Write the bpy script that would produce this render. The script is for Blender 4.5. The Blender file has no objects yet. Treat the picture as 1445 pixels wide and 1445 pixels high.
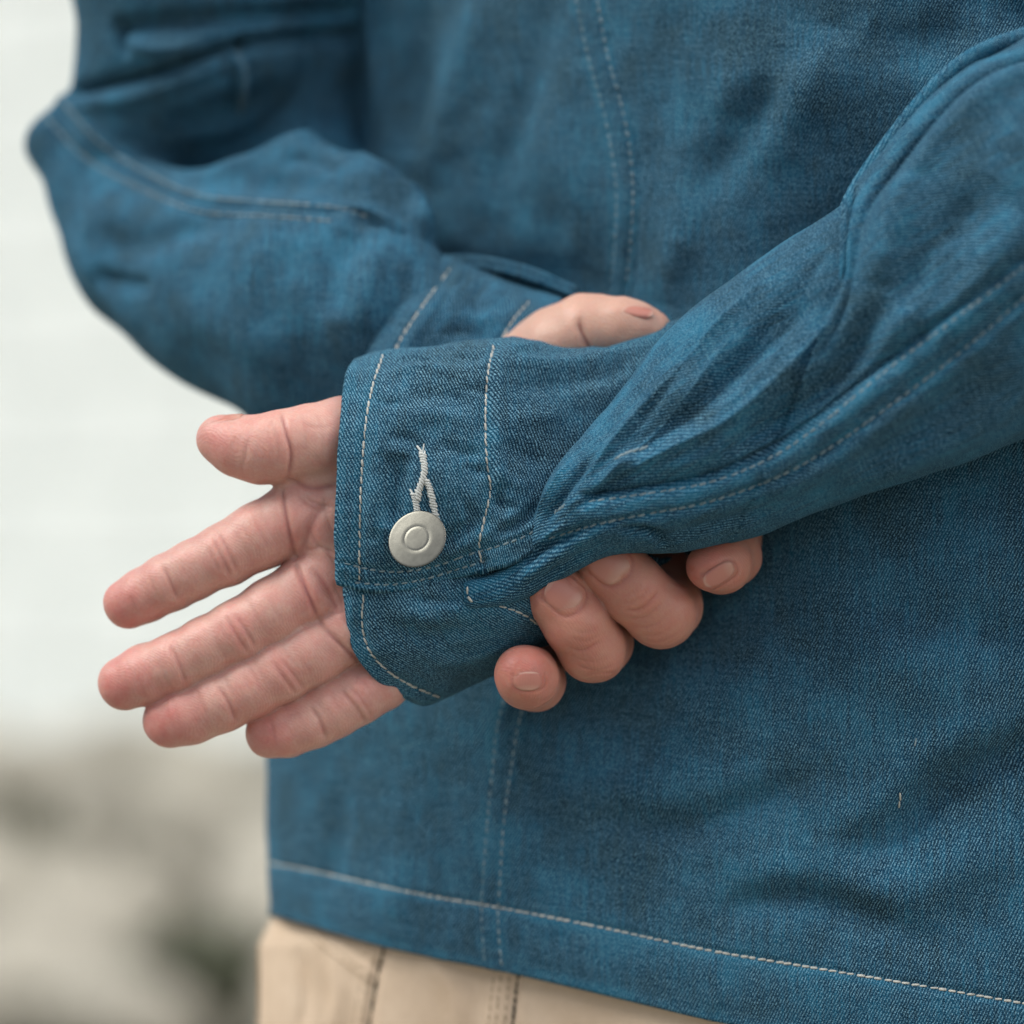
import bpy, math, random
import numpy as np
from mathutils import Vector, Matrix
from mathutils.bvhtree import BVHTree

random.seed(7)
rng = np.random.default_rng(7)
R = math.radians
sc = bpy.context.scene

# ------------------------------------------------------------------ camera
S = 0.000215          # metres per photograph pixel on the plane in focus
D = 0.80              # camera to that plane
CZ = 1.05             # camera height
APERTURE = 0.027      # metres, entrance pupil
cam_d = bpy.data.cameras.new('camera')
cam = bpy.data.objects.new('camera', cam_d)
sc.collection.objects.link(cam)
sc.camera = cam
cam.location = (0, -D, CZ)
cam.rotation_euler = (R(90), 0, 0)
cam_d.sensor_width = 36
cam_d.lens = 36 * D / (1445 * S)
cam_d.clip_start = 0.05
cam_d.clip_end = 200
cam_d.dof.use_dof = True
cam_d.dof.focus_distance = D
cam_d.dof.aperture_fstop = cam_d.lens / 1000 / APERTURE

# ------------------------------------------------------------------ light
SUN_EL, SUN_AZ = 48, -73      # degrees; azimuth from behind the camera, negative = left
world = bpy.data.worlds.new('World')
sc.world = world
world.use_nodes = True
wn = world.node_tree
wn.nodes.clear()
sky = wn.nodes.new('ShaderNodeTexSky')
sky.sky_type = 'NISHITA'
sky.sun_disc = False
sky.sun_elevation = R(SUN_EL)
sky.sun_rotation = R(180 + SUN_AZ)
sky.air_density = 1.0
sky.dust_density = 4.0
sky.ozone_density = 1.0
hs = wn.nodes.new('ShaderNodeHueSaturation')
hs.inputs['Saturation'].default_value = 0.5
bg = wn.nodes.new('ShaderNodeBackground')
bg.inputs['Strength'].default_value = 0.085
wo = wn.nodes.new('ShaderNodeOutputWorld')
wn.links.new(sky.outputs['Color'], hs.inputs['Color'])
wn.links.new(hs.outputs['Color'], bg.inputs['Color'])
wn.links.new(bg.outputs['Background'], wo.inputs['Surface'])
sun_d = bpy.data.lights.new('sun', 'SUN')
sun_d.energy = 1.5
sun_d.angle = R(30)
sun_d.color = (1.0, 0.97, 0.90)
sun = bpy.data.objects.new('sun', sun_d)
sc.collection.objects.link(sun)
sv = Vector((math.sin(R(SUN_AZ)) * math.cos(R(SUN_EL)), -math.cos(R(SUN_AZ)) * math.cos(R(SUN_EL)), math.sin(R(SUN_EL))))
sun.rotation_euler = sv.to_track_quat('Z', 'Y').to_euler()
sun.location = sv * 5

sc.view_settings.view_transform = 'Standard'
sc.view_settings.look = 'None'
sc.view_settings.exposure = 1.22
sc.view_settings.gamma = 1
sc.cycles.use_denoising = True
sc.cycles.max_bounces = 5
sc.cycles.diffuse_bounces = 3
sc.cycles.adaptive_threshold = 0.02

# ------------------------------------------------------------------ helpers
CAM = np.array([0, -D, CZ])


def at(px, py, d):
    """point seen at photograph pixel (px, py), d pixels-worth (of S metres) behind the plane in focus"""
    k = 1 + d * S / D
    return np.array([(px - 722.5) * S * k, d * S, CZ + (722.5 - py) * S * k])


def ats(pts):
    return np.array([at(*p) for p in pts])


def catmull(P, n, closed=False):
    """resample control points (k, ...) to n points"""
    P = np.asarray(P, float)
    k = len(P)
    t = np.linspace(0, k if closed else k - 1, n, endpoint=not closed)
    i = np.floor(t).astype(int)
    if not closed:
        i = np.minimum(i, k - 2)
    f = t - i
    if closed:
        a, b, c, e = P[(i - 1) % k], P[i % k], P[(i + 1) % k], P[(i + 2) % k]
    else:
        Q = np.concatenate([[2 * P[0] - P[1]], P, [2 * P[-1] - P[-2]]])
        a, b, c, e = Q[i], Q[i + 1], Q[i + 2], Q[i + 3]
    f = f.reshape((-1,) + (1,) * (P.ndim - 1))
    return 0.5 * (2 * b + (c - a) * f + (2 * a - 5 * b + 4 * c - e) * f ** 2 + (3 * b - 3 * c + e - a) * f ** 3)


def hash3(i, j, k, seed):
    h = (i * 374761393 + j * 668265263 + k * 2147483647 + seed * 974711) & 0xffffffff
    h = ((h ^ (h >> 13)) * 1274126177) & 0xffffffff
    return ((h ^ (h >> 16)) & 0xffff) / 32767.5 - 1


def noise3(P, scale, seed=0):
    """smooth value noise -1..1 at points P, feature size = scale metres"""
    Q = np.asarray(P) / scale + 1000
    I = np.floor(Q).astype(np.int64)
    F = Q - I
    F = F * F * (3 - 2 * F)
    out = 0
    for a in (0, 1):
        for b in (0, 1):
            for c in (0, 1):
                w = (F[:, 0] if a else 1 - F[:, 0]) * (F[:, 1] if b else 1 - F[:, 1]) * (F[:, 2] if c else 1 - F[:, 2])
                out = out + w * hash3(I[:, 0] + a, I[:, 1] + b, I[:, 2] + c, seed)
    return out


def quad_normals(V, Fc):
    n = np.cross(V[Fc[:, 2]] - V[Fc[:, 0]], V[Fc[:, 3]] - V[Fc[:, 1]])
    fi = Fc.ravel(order='F')
    N = np.stack([np.bincount(fi, np.tile(n[:, q], 4), minlength=len(V)) for q in range(3)], 1)
    L = np.linalg.norm(N, axis=1, keepdims=True)
    return N / np.maximum(L, 1e-12)


def smooth_verts(V, Fc, it=1, lam=0.5):
    e = np.concatenate([Fc[:, [0, 1]], Fc[:, [1, 2]], Fc[:, [2, 3]], Fc[:, [3, 0]]])
    e = np.concatenate([e, e[:, ::-1]])
    cnt = np.bincount(e[:, 0], minlength=len(V))[:, None]
    for _ in range(it):
        A = np.stack([np.bincount(e[:, 0], V[e[:, 1], c], minlength=len(V)) for c in range(3)], 1) / np.maximum(cnt, 1)
        V = V + lam * (A - V)
    return V


def poly_dist(V, L):
    """distance of points to polyline L and running parameter 0..1 along it"""
    best = np.full(len(V), 1e9)
    par = np.zeros(len(V))
    seg = np.linalg.norm(np.diff(L, axis=0), axis=1)
    cum = np.concatenate([[0], np.cumsum(seg)])
    for i in range(len(L) - 1):
        a, b = L[i], L[i + 1]
        ab = b - a
        t = np.clip(((V - a) @ ab) / max(ab @ ab, 1e-15), 0, 1)
        d = np.linalg.norm(V - (a + t[:, None] * ab), axis=1)
        m = d < best
        best[m] = d[m]
        par[m] = ((cum[i] + t * seg[i]) / cum[-1])[m]
    return best, par


def side_of(V, L):
    """+1 left of the line as seen from behind the person, -1 right"""
    best = np.full(len(V), 1e9); sd = np.ones(len(V))
    for i in range(len(L) - 1):
        a, ab = L[i], L[i + 1] - L[i]
        t = np.clip(((V - a) @ ab) / max(ab @ ab, 1e-15), 0, 1)
        o = V - (a + t[:, None] * ab)
        d = np.linalg.norm(o, axis=1)
        m = d < best
        best[m] = d[m]
        sd[m] = np.sign(ab[0] * o[:, 2] - ab[2] * o[:, 0])[m]
    return sd


def bvh_of(V, Fc):
    return BVHTree.FromPolygons(V.tolist(), Fc.tolist())


def cast(tree, px, py):
    p = at(px, py, 0)
    d = Vector(p - CAM).normalized()
    h = tree.ray_cast(Vector(CAM), d)
    if h[0] is None:
        return None, None
    n = h[1]
    if n.dot(d) > 0:
        n = -n
    return np.array(h[0]), np.array(n)


def snap_line(tree, pts, n=24):
    out = []
    for p in catmull(np.array(pts, float)[:, :2], n):
        h, _ = cast(tree, p[0], p[1])
        if h is not None:
            out.append(h)
    return np.array(out) if len(out) > 1 else None


def crease(V, Fc, lines, outward=None, pucker=0):
    """press traced folds into a mesh: each line = (points px, amplitude px, width px[, taper[, shape]]), + is outward"""
    N = quad_normals(V, Fc)
    if outward is not None:
        s = np.sign(np.sum(N * outward, 1, keepdims=True)); s[s == 0] = 1
        N = N * s
    tree = bvh_of(V, Fc)
    out = V.copy()
    for ln in lines:
        pts, amp, wid = ln[0], ln[1], ln[2]
        taper = ln[3] if len(ln) > 3 else True
        shape = ln[4] if len(ln) > 4 else 'g'
        L = snap_line(tree, pts, max(6, 4 * len(pts)))
        if L is None:
            continue
        pad_ = 3.2 * wid * S * (2 if pucker and wid <= 5 else 1)
        lo, hi = L.min(0) - pad_, L.max(0) + pad_
        m = np.all((V > lo) & (V < hi), 1)
        if not m.any():
            continue
        d, t = poly_dist(V[m], L)
        x = d / (wid * S)
        if shape == 's':
            d = d * side_of(V[m], L)
            g = np.exp(-np.maximum(d, 0) / (wid * S)) / (1 + np.exp(-np.clip(d / (2.2 * S), -30, 30)))
            g = g * (np.clip(np.minimum(t, 1 - t) * 4, 0.0, 1) if taper is True else np.clip((1 - t) * 3, 0, 1) if taper == 'a' else np.clip(t * 3, 0, 1) if taper == 'b' else 1)
            out[m] += N[m] * (amp * S * g)[:, None]
            continue
        g = np.exp(-x * x) if shape == 'g' else np.exp(-np.abs(x) * 1.6) if shape == 'v' else 1 / (1 + (x) ** 4)
        if taper is True:
            g = g * np.clip(np.minimum(t, 1 - t) * 4, 0.0, 1) ** 0.7
        elif taper == 'a':
            g = g * np.clip((1 - t) * 3, 0, 1)
        elif taper == 'b':
            g = g * np.clip(t * 3, 0, 1)
        if taper is None and wid <= 5 and pucker:
            ln = np.linalg.norm(np.diff(L, axis=0), axis=1).sum()
            q = np.stack([t * ln, 0 * t, 0 * t + amp], 1)
            k1, k2 = noise3(q, 9 * S, 5), noise3(q, 22 * S, 6)
            g = g * (1 + 0.6 * k1)
            out[m] += N[m] * (pucker * S * (k1 * 0.8 + k2) * np.exp(-(x / 3.2) ** 2))[:, None]
        out[m] += N[m] * (amp * S * g)[:, None]
    return out


def surface_nets(F, origin, h):
    ins = F < 0
    nx, ny, nz = F.shape
    c = np.zeros((nx - 1, ny - 1, nz - 1), np.int8)
    for a in (0, 1):
        for b in (0, 1):
            for e in (0, 1):
                c += ins[a:nx - 1 + a, b:ny - 1 + b, e:nz - 1 + e]
    act = (c > 0) & (c < 8)
    I = np.argwhere(act)
    idx = np.full(act.shape, -1, np.int64)
    idx[act] = np.arange(len(I))
    pos = np.zeros((len(I), 3)); cnt = np.zeros(len(I))
    cor = [(a, b, e) for a in (0, 1) for b in (0, 1) for e in (0, 1)]
    for p in cor:
        for ax in range(3):
            if p[ax]:
                continue
            q = list(p); q[ax] = 1
            f0 = F[I[:, 0] + p[0], I[:, 1] + p[1], I[:, 2] + p[2]]
            f1 = F[I[:, 0] + q[0], I[:, 1] + q[1], I[:, 2] + q[2]]
            m = (f0 < 0) != (f1 < 0)
            t = np.where(m, f0 / np.where(m, f0 - f1, 1), 0)
            w = np.array(p, float)[None].repeat(len(I), 0)
            w[:, ax] = t
            pos += w * m[:, None]; cnt += m
    V = origin + (I + pos / cnt[:, None]) * h
    faces = []
    for ax in range(3):
        o1, o2 = [(1, 2), (2, 0), (0, 1)][ax]
        sl0 = [slice(None)] * 3; sl1 = [slice(None)] * 3
        sl0[ax] = slice(0, -1); sl1[ax] = slice(1, None)
        a, b = ins[tuple(sl0)], ins[tuple(sl1)]
        E = np.argwhere(a != b)
        E = E[(E[:, o1] > 0) & (E[:, o2] > 0) & (E[:, o1] < F.shape[o1] - 1) & (E[:, o2] < F.shape[o2] - 1)]
        fl = a[E[:, 0], E[:, 1], E[:, 2]]
        def cell(s1, s2):
            K = E.copy(); K[:, o1] -= s1; K[:, o2] -= s2
            return idx[K[:, 0], K[:, 1], K[:, 2]]
        q = np.stack([cell(1, 1), cell(0, 1), cell(0, 0), cell(1, 0)], 1)
        q[~fl] = q[~fl][:, ::-1]
        faces.append(q)
    return V, np.concatenate(faces)


def round_cone(P, a, b, ra, rb):
    a = a.astype(np.float32); ab = (b - a).astype(np.float32)
    Q = P - a
    t = np.clip((Q @ ab) / np.float32(ab @ ab), 0, 1)
    Q -= t[..., None] * ab
    return np.sqrt(np.einsum('...i,...i', Q, Q)) - (np.float32(ra) + np.float32(rb - ra) * t)


def smin(a, b, k):
    h = np.clip(0.5 + 0.5 * (b - a) / k, 0, 1)
    return b + (a - b) * h - k * h * (1 - h)


class Field:
    """distance field on a grid in world space, sizes in photograph pixels"""
    def __init__(s, lo, hi, h):
        s.h = h * S
        s.lo = np.array(lo)
        n = np.ceil((np.array(hi) - s.lo) / s.h).astype(int) + 1
        g = np.meshgrid(*[s.lo[i] + np.arange(n[i]) * s.h for i in range(3)], indexing='ij')
        s.P = np.stack(g, -1).astype(np.float32)
        s.F = np.full(s.P.shape[:3], 1.0, np.float32)

    def chain(s, pts, k=12):
        """own field of a chain of tapered joints (px, py, d, r); returned with its box"""
        A = ats([p[:3] for p in pts]); r = np.array([p[3] * (1 + p[2] * S / D) for p in pts]) * S
        pad = r.max() + 45 * S
        lo = np.maximum(((A.min(0) - pad - s.lo) / s.h).astype(int), 0)
        hi = np.minimum(((A.max(0) + pad - s.lo) / s.h).astype(int) + 2, s.F.shape)
        b = tuple(slice(lo[i], hi[i]) for i in range(3))
        f = np.full(tuple(hi - lo), 1.0, np.float32)
        for i in range(len(pts) - 1):
            p2 = max(r[i], r[i + 1]) + 45 * S
            l2 = np.maximum(((np.minimum(A[i], A[i + 1]) - p2 - s.lo) / s.h).astype(int), lo)
            h2 = np.minimum(((np.maximum(A[i], A[i + 1]) + p2 - s.lo) / s.h).astype(int) + 2, hi)
            g = round_cone(s.P[tuple(slice(l2[q], h2[q]) for q in range(3))], A[i], A[i + 1], r[i], r[i + 1])
            w = tuple(slice(l2[q] - lo[q], h2[q] - lo[q]) for q in range(3))
            f[w] = smin(f[w], g, k * S)
        return b, f

    def add(s, pts, k=12, join=8):
        b, f = s.chain(pts, k)
        s.F[b] = smin(s.F[b], f, join * S)

    def cut(s, pts, k=12, join=10):
        b, f = s.chain(pts, k)
        s.F[b] = -smin(-s.F[b], f, join * S)

    def mesh(s, it=2):
        V, Fc = surface_nets(s.F, s.lo, s.h)
        return smooth_verts(V.astype(float), Fc, it, 0.5), Fc


def make(name, V, Fc, mat, parent=None, uv=None, attr=None, smooth=True):
    me = bpy.data.meshes.new(name)
    V = np.asarray(V, np.float32); Fc = np.asarray(Fc, np.int32)
    nf, k = Fc.shape
    me.vertices.add(len(V)); me.vertices.foreach_set('co', V.ravel())
    me.loops.add(nf * k); me.loops.foreach_set('vertex_index', Fc.ravel())
    me.polygons.add(nf)
    me.polygons.foreach_set('loop_start', np.arange(0, nf * k, k, dtype=np.int32))
    me.polygons.foreach_set('loop_total', np.full(nf, k, np.int32))
    me.polygons.foreach_set('use_smooth', np.full(nf, smooth, bool))
    if uv is not None:
        l = me.uv_layers.new(name='UVMap')
        l.data.foreach_set('uv', np.asarray(uv, np.float32)[Fc.ravel()].ravel())
    for a, val in (attr or {}).items():
        t = me.attributes.new(a, 'FLOAT', 'POINT')
        t.data.foreach_set('value', np.asarray(val, np.float32))
    me.update(); me.validate()
    if mat is not None:
        me.materials.append(mat)
    o = bpy.data.objects.new(name, me)
    sc.collection.objects.link(o)
    if parent is not None:
        o.parent = parent
        o.matrix_parent_inverse = Matrix.Translation(-world_loc(parent))
    return o


def world_loc(o):
    v = Vector(o.location)
    if o.parent is not None:
        v = v + world_loc(o.parent) if o.matrix_parent_inverse == Matrix.Identity(4) else v
    return v


def empty(name, loc):
    o = bpy.data.objects.new(name, None)
    sc.collection.objects.link(o)
    o.location = loc
    return o


def tag(o, label=None, cat=None, group=None, kind=None):
    for k, v in (('label', label), ('category', cat), ('group', group), ('kind', kind)):
        if v:
            o[k] = v
    return o


def grid_faces(m, n, closed=False):
    i, j = np.meshgrid(np.arange(m - 1), np.arange(n if closed else n - 1), indexing='ij')
    i, j = i.ravel(), j.ravel()
    j2 = (j + 1) % n
    return np.stack([i * n + j, (i + 1) * n + j, (i + 1) * n + j2, i * n + j2], 1)


def grid_uv(G):
    """arc-length coordinates of a grid (m, n, 3)"""
    m, n = G.shape[:2]
    u = np.concatenate([np.zeros((m, 1)), np.cumsum(np.linalg.norm(np.diff(G, axis=1), axis=2), 1)], 1)
    v = np.concatenate([np.zeros((1, n)), np.cumsum(np.linalg.norm(np.diff(G, axis=0), axis=2), 0)], 0)
    # keep the weave square: mean spacing of each direction
    u = u - u[:, n // 2:n // 2 + 1]
    return np.stack([u.ravel(), (v.mean(1, keepdims=True) + 0 * v).ravel()], 1)


def seam_wear(V, Fc, lines, wid=9):
    tree = bvh_of(V, Fc)
    out = np.zeros(len(V))
    for pts in lines:
        L = snap_line(tree, pts, 5 * len(pts))
        if L is None:
            continue
        m = np.all((V > L.min(0) - 3 * wid * S) & (V < L.max(0) + 3 * wid * S), 1)
        if m.any():
            out[m] = np.maximum(out[m], np.exp(-(poly_dist(V[m], L)[0] / (wid * S)) ** 2))
    return out * np.clip(0.65 + 0.6 * noise3(V, 0.004, 99) + 0.4 * noise3(V, 0.011, 98), 0, 1)


def thicken(V, Fc, N, t, rim=True):
    """a sheet with thickness: the sheet itself, an inner copy and a rounded rim"""
    n = len(V)
    e = np.concatenate([Fc[:, [0, 1]], Fc[:, [1, 2]], Fc[:, [2, 3]], Fc[:, [3, 0]]])
    key = np.sort(e, 1)
    k = key[:, 0].astype(np.int64) * n + key[:, 1]
    _, inv, cnt = np.unique(k, return_inverse=True, return_counts=True)
    bd = e[cnt[inv] == 1]
    V2 = np.concatenate([V, V - N * t])
    F2 = np.concatenate([Fc, Fc[:, ::-1] + n])
    bid = np.unique(bd)
    # outward direction along the sheet at the rim
    adj = np.zeros_like(V); c = np.zeros(n)
    cen = V[Fc].mean(1)
    for q in range(4):
        np.add.at(adj, Fc[:, q], cen); np.add.at(c, Fc[:, q], 1)
    out = V - adj / np.maximum(c, 1)[:, None]
    out = out / np.maximum(np.linalg.norm(out, axis=1, keepdims=True), 1e-12)
    mid = V[bid] - N[bid] * t * 0.5 + out[bid] * t * 0.5
    mp = np.full(n, -1); mp[bid] = np.arange(len(bid)) + 2 * n
    V2 = np.concatenate([V2, mid])
    r1 = np.stack([bd[:, 1], bd[:, 0], mp[bd[:, 0]], mp[bd[:, 1]]], 1)
    r2 = np.stack([mp[bd[:, 1]], mp[bd[:, 0]], bd[:, 0] + n, bd[:, 1] + n], 1)
    return V2, np.concatenate([F2, r1, r2]), np.concatenate([np.arange(n), np.arange(n), bid])


# ------------------------------------------------------------------ materials
class NT:
    def __init__(s, name):
        s.m = bpy.data.materials.new(name); s.m.use_nodes = True
        s.t = s.m.node_tree; s.t.nodes.clear()
        s.out = s.n('ShaderNodeOutputMaterial')
        s.p = s.n('ShaderNodeBsdfPrincipled')
        s.l(s.p.outputs[0], s.out.inputs['Surface'])

    def n(s, t, **k):
        x = s.t.nodes.new(t)
        for a, b in k.items():
            setattr(x, a, b)
        return x

    def l(s, a, b):
        s.t.links.new(a, b)

    def math(s, op, a, b=None, c=None, clamp=False):
        x = s.n('ShaderNodeMath', operation=op); x.use_clamp = clamp
        for i, v in enumerate((a, b, c)):
            if v is None:
                continue
            if isinstance(v, (int, float)):
                x.inputs[i].default_value = v
            else:
                s.l(v, x.inputs[i])
        return x.outputs[0]

    def noise(s, vec, scale, detail=2, rough=0.5):
        x = s.n('ShaderNodeTexNoise')
        x.inputs['Scale'].default_value = scale
        x.inputs['Detail'].default_value = detail
        x.inputs['Roughness'].default_value = rough
        if vec is not None:
            s.l(vec, x.inputs['Vector'])
        return x.outputs['Fac']

    def mapping(s, vec, scale=(1, 1, 1), rot=(0, 0, 0)):
        x = s.n('ShaderNodeMapping')
        x.inputs['Scale'].default_value = scale
        x.inputs['Rotation'].default_value = rot
        s.l(vec, x.inputs['Vector'])
        return x.outputs[0]

    def ramp(s, fac, stops):
        x = s.n('ShaderNodeValToRGB')
        e = x.color_ramp.elements
        while len(e) < len(stops):
            e.new(0.5)
        for k, (p, c) in zip(e, stops):
            k.position = p
            k.color = (*c, 1) if not isinstance(c, (int, float)) else (c, c, c, 1)
        s.l(fac, x.inputs[0])
        return x.outputs[0]

    def mix(s, fac, a, b, mode='MIX'):
        x = s.n('ShaderNodeMix', data_type='RGBA', blend_type=mode)
        for sock, v in ((x.inputs[0], fac), (x.inputs[6], a), (x.inputs[7], b)):
            if isinstance(v, (int, float)):
                sock.default_value = v
            elif isinstance(v, tuple):
                sock.default_value = (*v, 1)
            else:
                s.l(v, sock)
        return x.outputs[2]

    def bump(s, h, strength, dist, prev=None):
        x = s.n('ShaderNodeBump')
        x.inputs['Strength'].default_value = strength
        x.inputs['Distance'].default_value = dist
        s.l(h, x.inputs['Height'])
        if prev is not None:
            s.l(prev, x.inputs['Normal'])
        return x.outputs[0]


def denim(name, twill=62, contrast=1.0, tint=1.0, fade=1.0):
    m = NT(name)
    uv = m.n('ShaderNodeUVMap', uv_map='UVMap').outputs[0]
    obj = m.n('ShaderNodeTexCoord').outputs['Object']
    # slight wander of the yarns
    wob = m.n('ShaderNodeTexNoise'); wob.inputs['Scale'].default_value = 420; wob.inputs['Detail'].default_value = 2
    m.l(uv, wob.inputs['Vector'])
    wv = m.n('ShaderNodeVectorMath', operation='MULTIPLY_ADD')
    m.l(wob.outputs['Color'], wv.inputs[0]); wv.inputs[1].default_value = (0.0006, 0.0006, 0); m.l(uv, wv.inputs[2])
    sep = m.n('ShaderNodeSeparateXYZ'); m.l(wv.outputs[0], sep.inputs[0])
    x, y = sep.outputs[0], sep.outputs[1]
    tw = R(twill)
    P, Q = 0.00086, 0.00074
    a = m.math('ADD', m.math('MULTIPLY', x, math.sin(tw) * 2 * math.pi / P), m.math('MULTIPLY', y, -math.cos(tw) * 2 * math.pi / P))
    b = m.math('ADD', m.math('MULTIPLY', x, 0.25 * 2 * math.pi / Q), m.math('MULTIPLY', y, 2 * math.pi / Q))
    sa = m.math('SINE', a); sb = m.math('SINE', b)
    weave = m.math('MULTIPLY_ADD', sa, 0.33, m.math('MULTIPLY_ADD', m.math('MULTIPLY', sa, sb), 0.18, 0.5))
    grain = m.noise(uv, 1900, 1, 0.6)
    gr = m.math('MULTIPLY', m.math('SUBTRACT', grain, 0.36), 3.2, clamp=True)
    fleck = m.math('MULTIPLY', m.math('POWER', m.math('MAXIMUM', weave, 0.0), 2.0), m.math('POWER', gr, 1.3))
    fleck = m.math('MULTIPLY', fleck, 1.9 * contrast, clamp=True)
    slub = m.noise(m.mapping(uv, (1100, 60, 1)), 1, 3, 0.65)
    slubh = m.noise(m.mapping(uv, (70, 1000, 1)), 1, 1, 0.6)
    wear = m.noise(obj, 42, 5, 0.68)
    w = m.math('ADD', m.math('MULTIPLY', wear, 0.60), m.math('ADD', m.math('MULTIPLY', slub, 0.45), m.math('MULTIPLY', grain, 0.12)))
    wn_ = m.math('MULTIPLY_ADD', m.math('SUBTRACT', w, 0.585), 4.2 * fade, 0.5, clamp=True)
    k = tint
    seam = m.n('ShaderNodeAttribute', attribute_name='wear').outputs['Fac']
    wn_ = m.math('ADD', wn_, m.math('MULTIPLY', seam, 0.55), clamp=True)
    base = m.ramp(wn_, [(0.0, (0.0036 * k, 0.0195 * k, 0.036 * k)), (0.5, (0.0054 * k, 0.044 * k, 0.090 * k)), (1.0, (0.0105 * k, 0.103 * k, 0.182 * k))])
    f2 = m.math('MULTIPLY', fleck, m.math('MULTIPLY_ADD', slubh, 0.9, 0.35), clamp=True)
    col = m.mix(f2, base, (0.19, 0.38, 0.49))
    gap = m.math('MULTIPLY', m.math('SUBTRACT', 0.45, weave), 1.5 * contrast, clamp=True)
    col = m.mix(gap, col, (0.004, 0.014, 0.030))
    m.l(col, m.p.inputs['Base Color'])
    m.p.inputs['Roughness'].default_value = 0.95
    m.p.inputs['Specular IOR Level'].default_value = 0.08
    m.p.inputs['Sheen Weight'].default_value = 0.08
    m.p.inputs['Sheen Roughness'].default_value = 0.5
    m.p.inputs['Sheen Tint'].default_value = (0.3, 0.65, 0.9, 1)
    h1 = m.math('ADD', m.math('MULTIPLY', weave, 0.9), m.math('MULTIPLY', grain, 0.5))
    m.l(m.bump(h1, 0.7, 0.00028), m.p.inputs['Normal'])
    return m.m


def plain(name, col, rough=0.6, metal=0.0, var=0.15, scale=300, bump=0.0, bdist=0.0005, spec=0.5):
    m = NT(name)
    obj = m.n('ShaderNodeTexCoord').outputs['Object']
    f = m.noise(obj, scale, 4, 0.6)
    c = m.ramp(f, [(0.25, tuple(x * (1 - var) for x in col)), (0.75, tuple(min(1, x * (1 + var)) for x in col))])
    m.l(c, m.p.inputs['Base Color'])
    m.p.inputs['Roughness'].default_value = rough
    m.p.inputs['Metallic'].default_value = metal
    m.p.inputs['Specular IOR Level'].default_value = spec
    if bump:
        m.l(m.bump(f, bump, bdist), m.p.inputs['Normal'])
    return m.m


def skin(name, pale, red, light, rough=0.44):
    m = NT(name)
    obj = m.n('ShaderNodeTexCoord').outputs['Object']
    at_ = m.n('ShaderNodeAttribute', attribute_name='flush').outputs['Fac']
    ln = m.n('ShaderNodeAttribute', attribute_name='lines').outputs['Fac']
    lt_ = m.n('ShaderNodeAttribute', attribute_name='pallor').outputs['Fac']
    blot = m.noise(obj, 170, 5, 0.72)
    fac = m.math('ADD', at_, m.math('MULTIPLY', m.math('SUBTRACT', blot, 0.5), 1.7), clamp=True)
    c = m.mix(fac, pale, red)
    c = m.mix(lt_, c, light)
    fine = m.noise(obj, 1300, 2, 0.6)
    c = m.mix(m.math('MULTIPLY', fine, 0.42), c, tuple(x * 0.72 for x in red))
    c = m.mix(m.math('MULTIPLY', ln, 0.7, clamp=True), c, (red[0] * 0.62, red[1] * 0.42, red[2] * 0.42))
    m.l(c, m.p.inputs['Base Color'])
    m.p.inputs['Roughness'].default_value = rough
    m.p.inputs['Specular IOR Level'].default_value = 0.35
    m.p.inputs['Subsurface Weight'].default_value = 0.6
    m.p.inputs['Subsurface Radius'].default_value = (0.0032, 0.0013, 0.0008)
    m.p.inputs['Subsurface Scale'].default_value = 1.0
    ridge = m.n('ShaderNodeTexWave', wave_type='BANDS', bands_direction='DIAGONAL')
    ridge.inputs['Scale'].default_value = 420
    ridge.inputs['Distortion'].default_value = 14
    ridge.inputs['Detail'].default_value = 1
    ridge.inputs['Detail Scale'].default_value = 0.35
    m.l(obj, ridge.inputs['Vector'])
    h = m.math('ADD', m.math('MULTIPLY', ridge.outputs['Fac'], 0.2), m.math('MULTIPLY', fine, 0.8))
    m.l(m.bump(h, 0.7, 0.00022), m.p.inputs['Normal'])
    return m.m


M = {}
M['denim'] = denim('blue_denim', 62)
M['denim_cuff'] = denim('blue_denim_cuff', 62, contrast=1.25, tint=0.85)
M['denim_sleeve'] = denim('blue_denim_sleeve', 62, contrast=0.9, tint=1.15)
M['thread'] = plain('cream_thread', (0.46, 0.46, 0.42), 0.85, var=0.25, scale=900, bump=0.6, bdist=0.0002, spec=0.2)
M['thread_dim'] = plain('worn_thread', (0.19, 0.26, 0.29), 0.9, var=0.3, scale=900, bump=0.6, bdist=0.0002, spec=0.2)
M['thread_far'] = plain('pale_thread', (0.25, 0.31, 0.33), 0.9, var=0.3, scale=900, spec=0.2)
M['seam_shade'] = plain('seam_shade_dark', (0.03, 0.03, 0.025), 0.9, var=0.3, scale=900, spec=0.2)  # near-black colour for the shade painted into the trouser seams
M['metal'] = plain('brushed_metal', (0.15, 0.147, 0.128), 0.36, metal=0.95, var=0.14, scale=420, bump=0.12, bdist=0.0002)
M['skin_palm'] = skin('palm_skin', (0.62, 0.39, 0.325), (0.57, 0.215, 0.19), (0.62, 0.41, 0.32))
M['skin_back'] = skin('finger_skin', (0.53, 0.275, 0.20), (0.53, 0.185, 0.15), (0.62, 0.41, 0.32))
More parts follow.
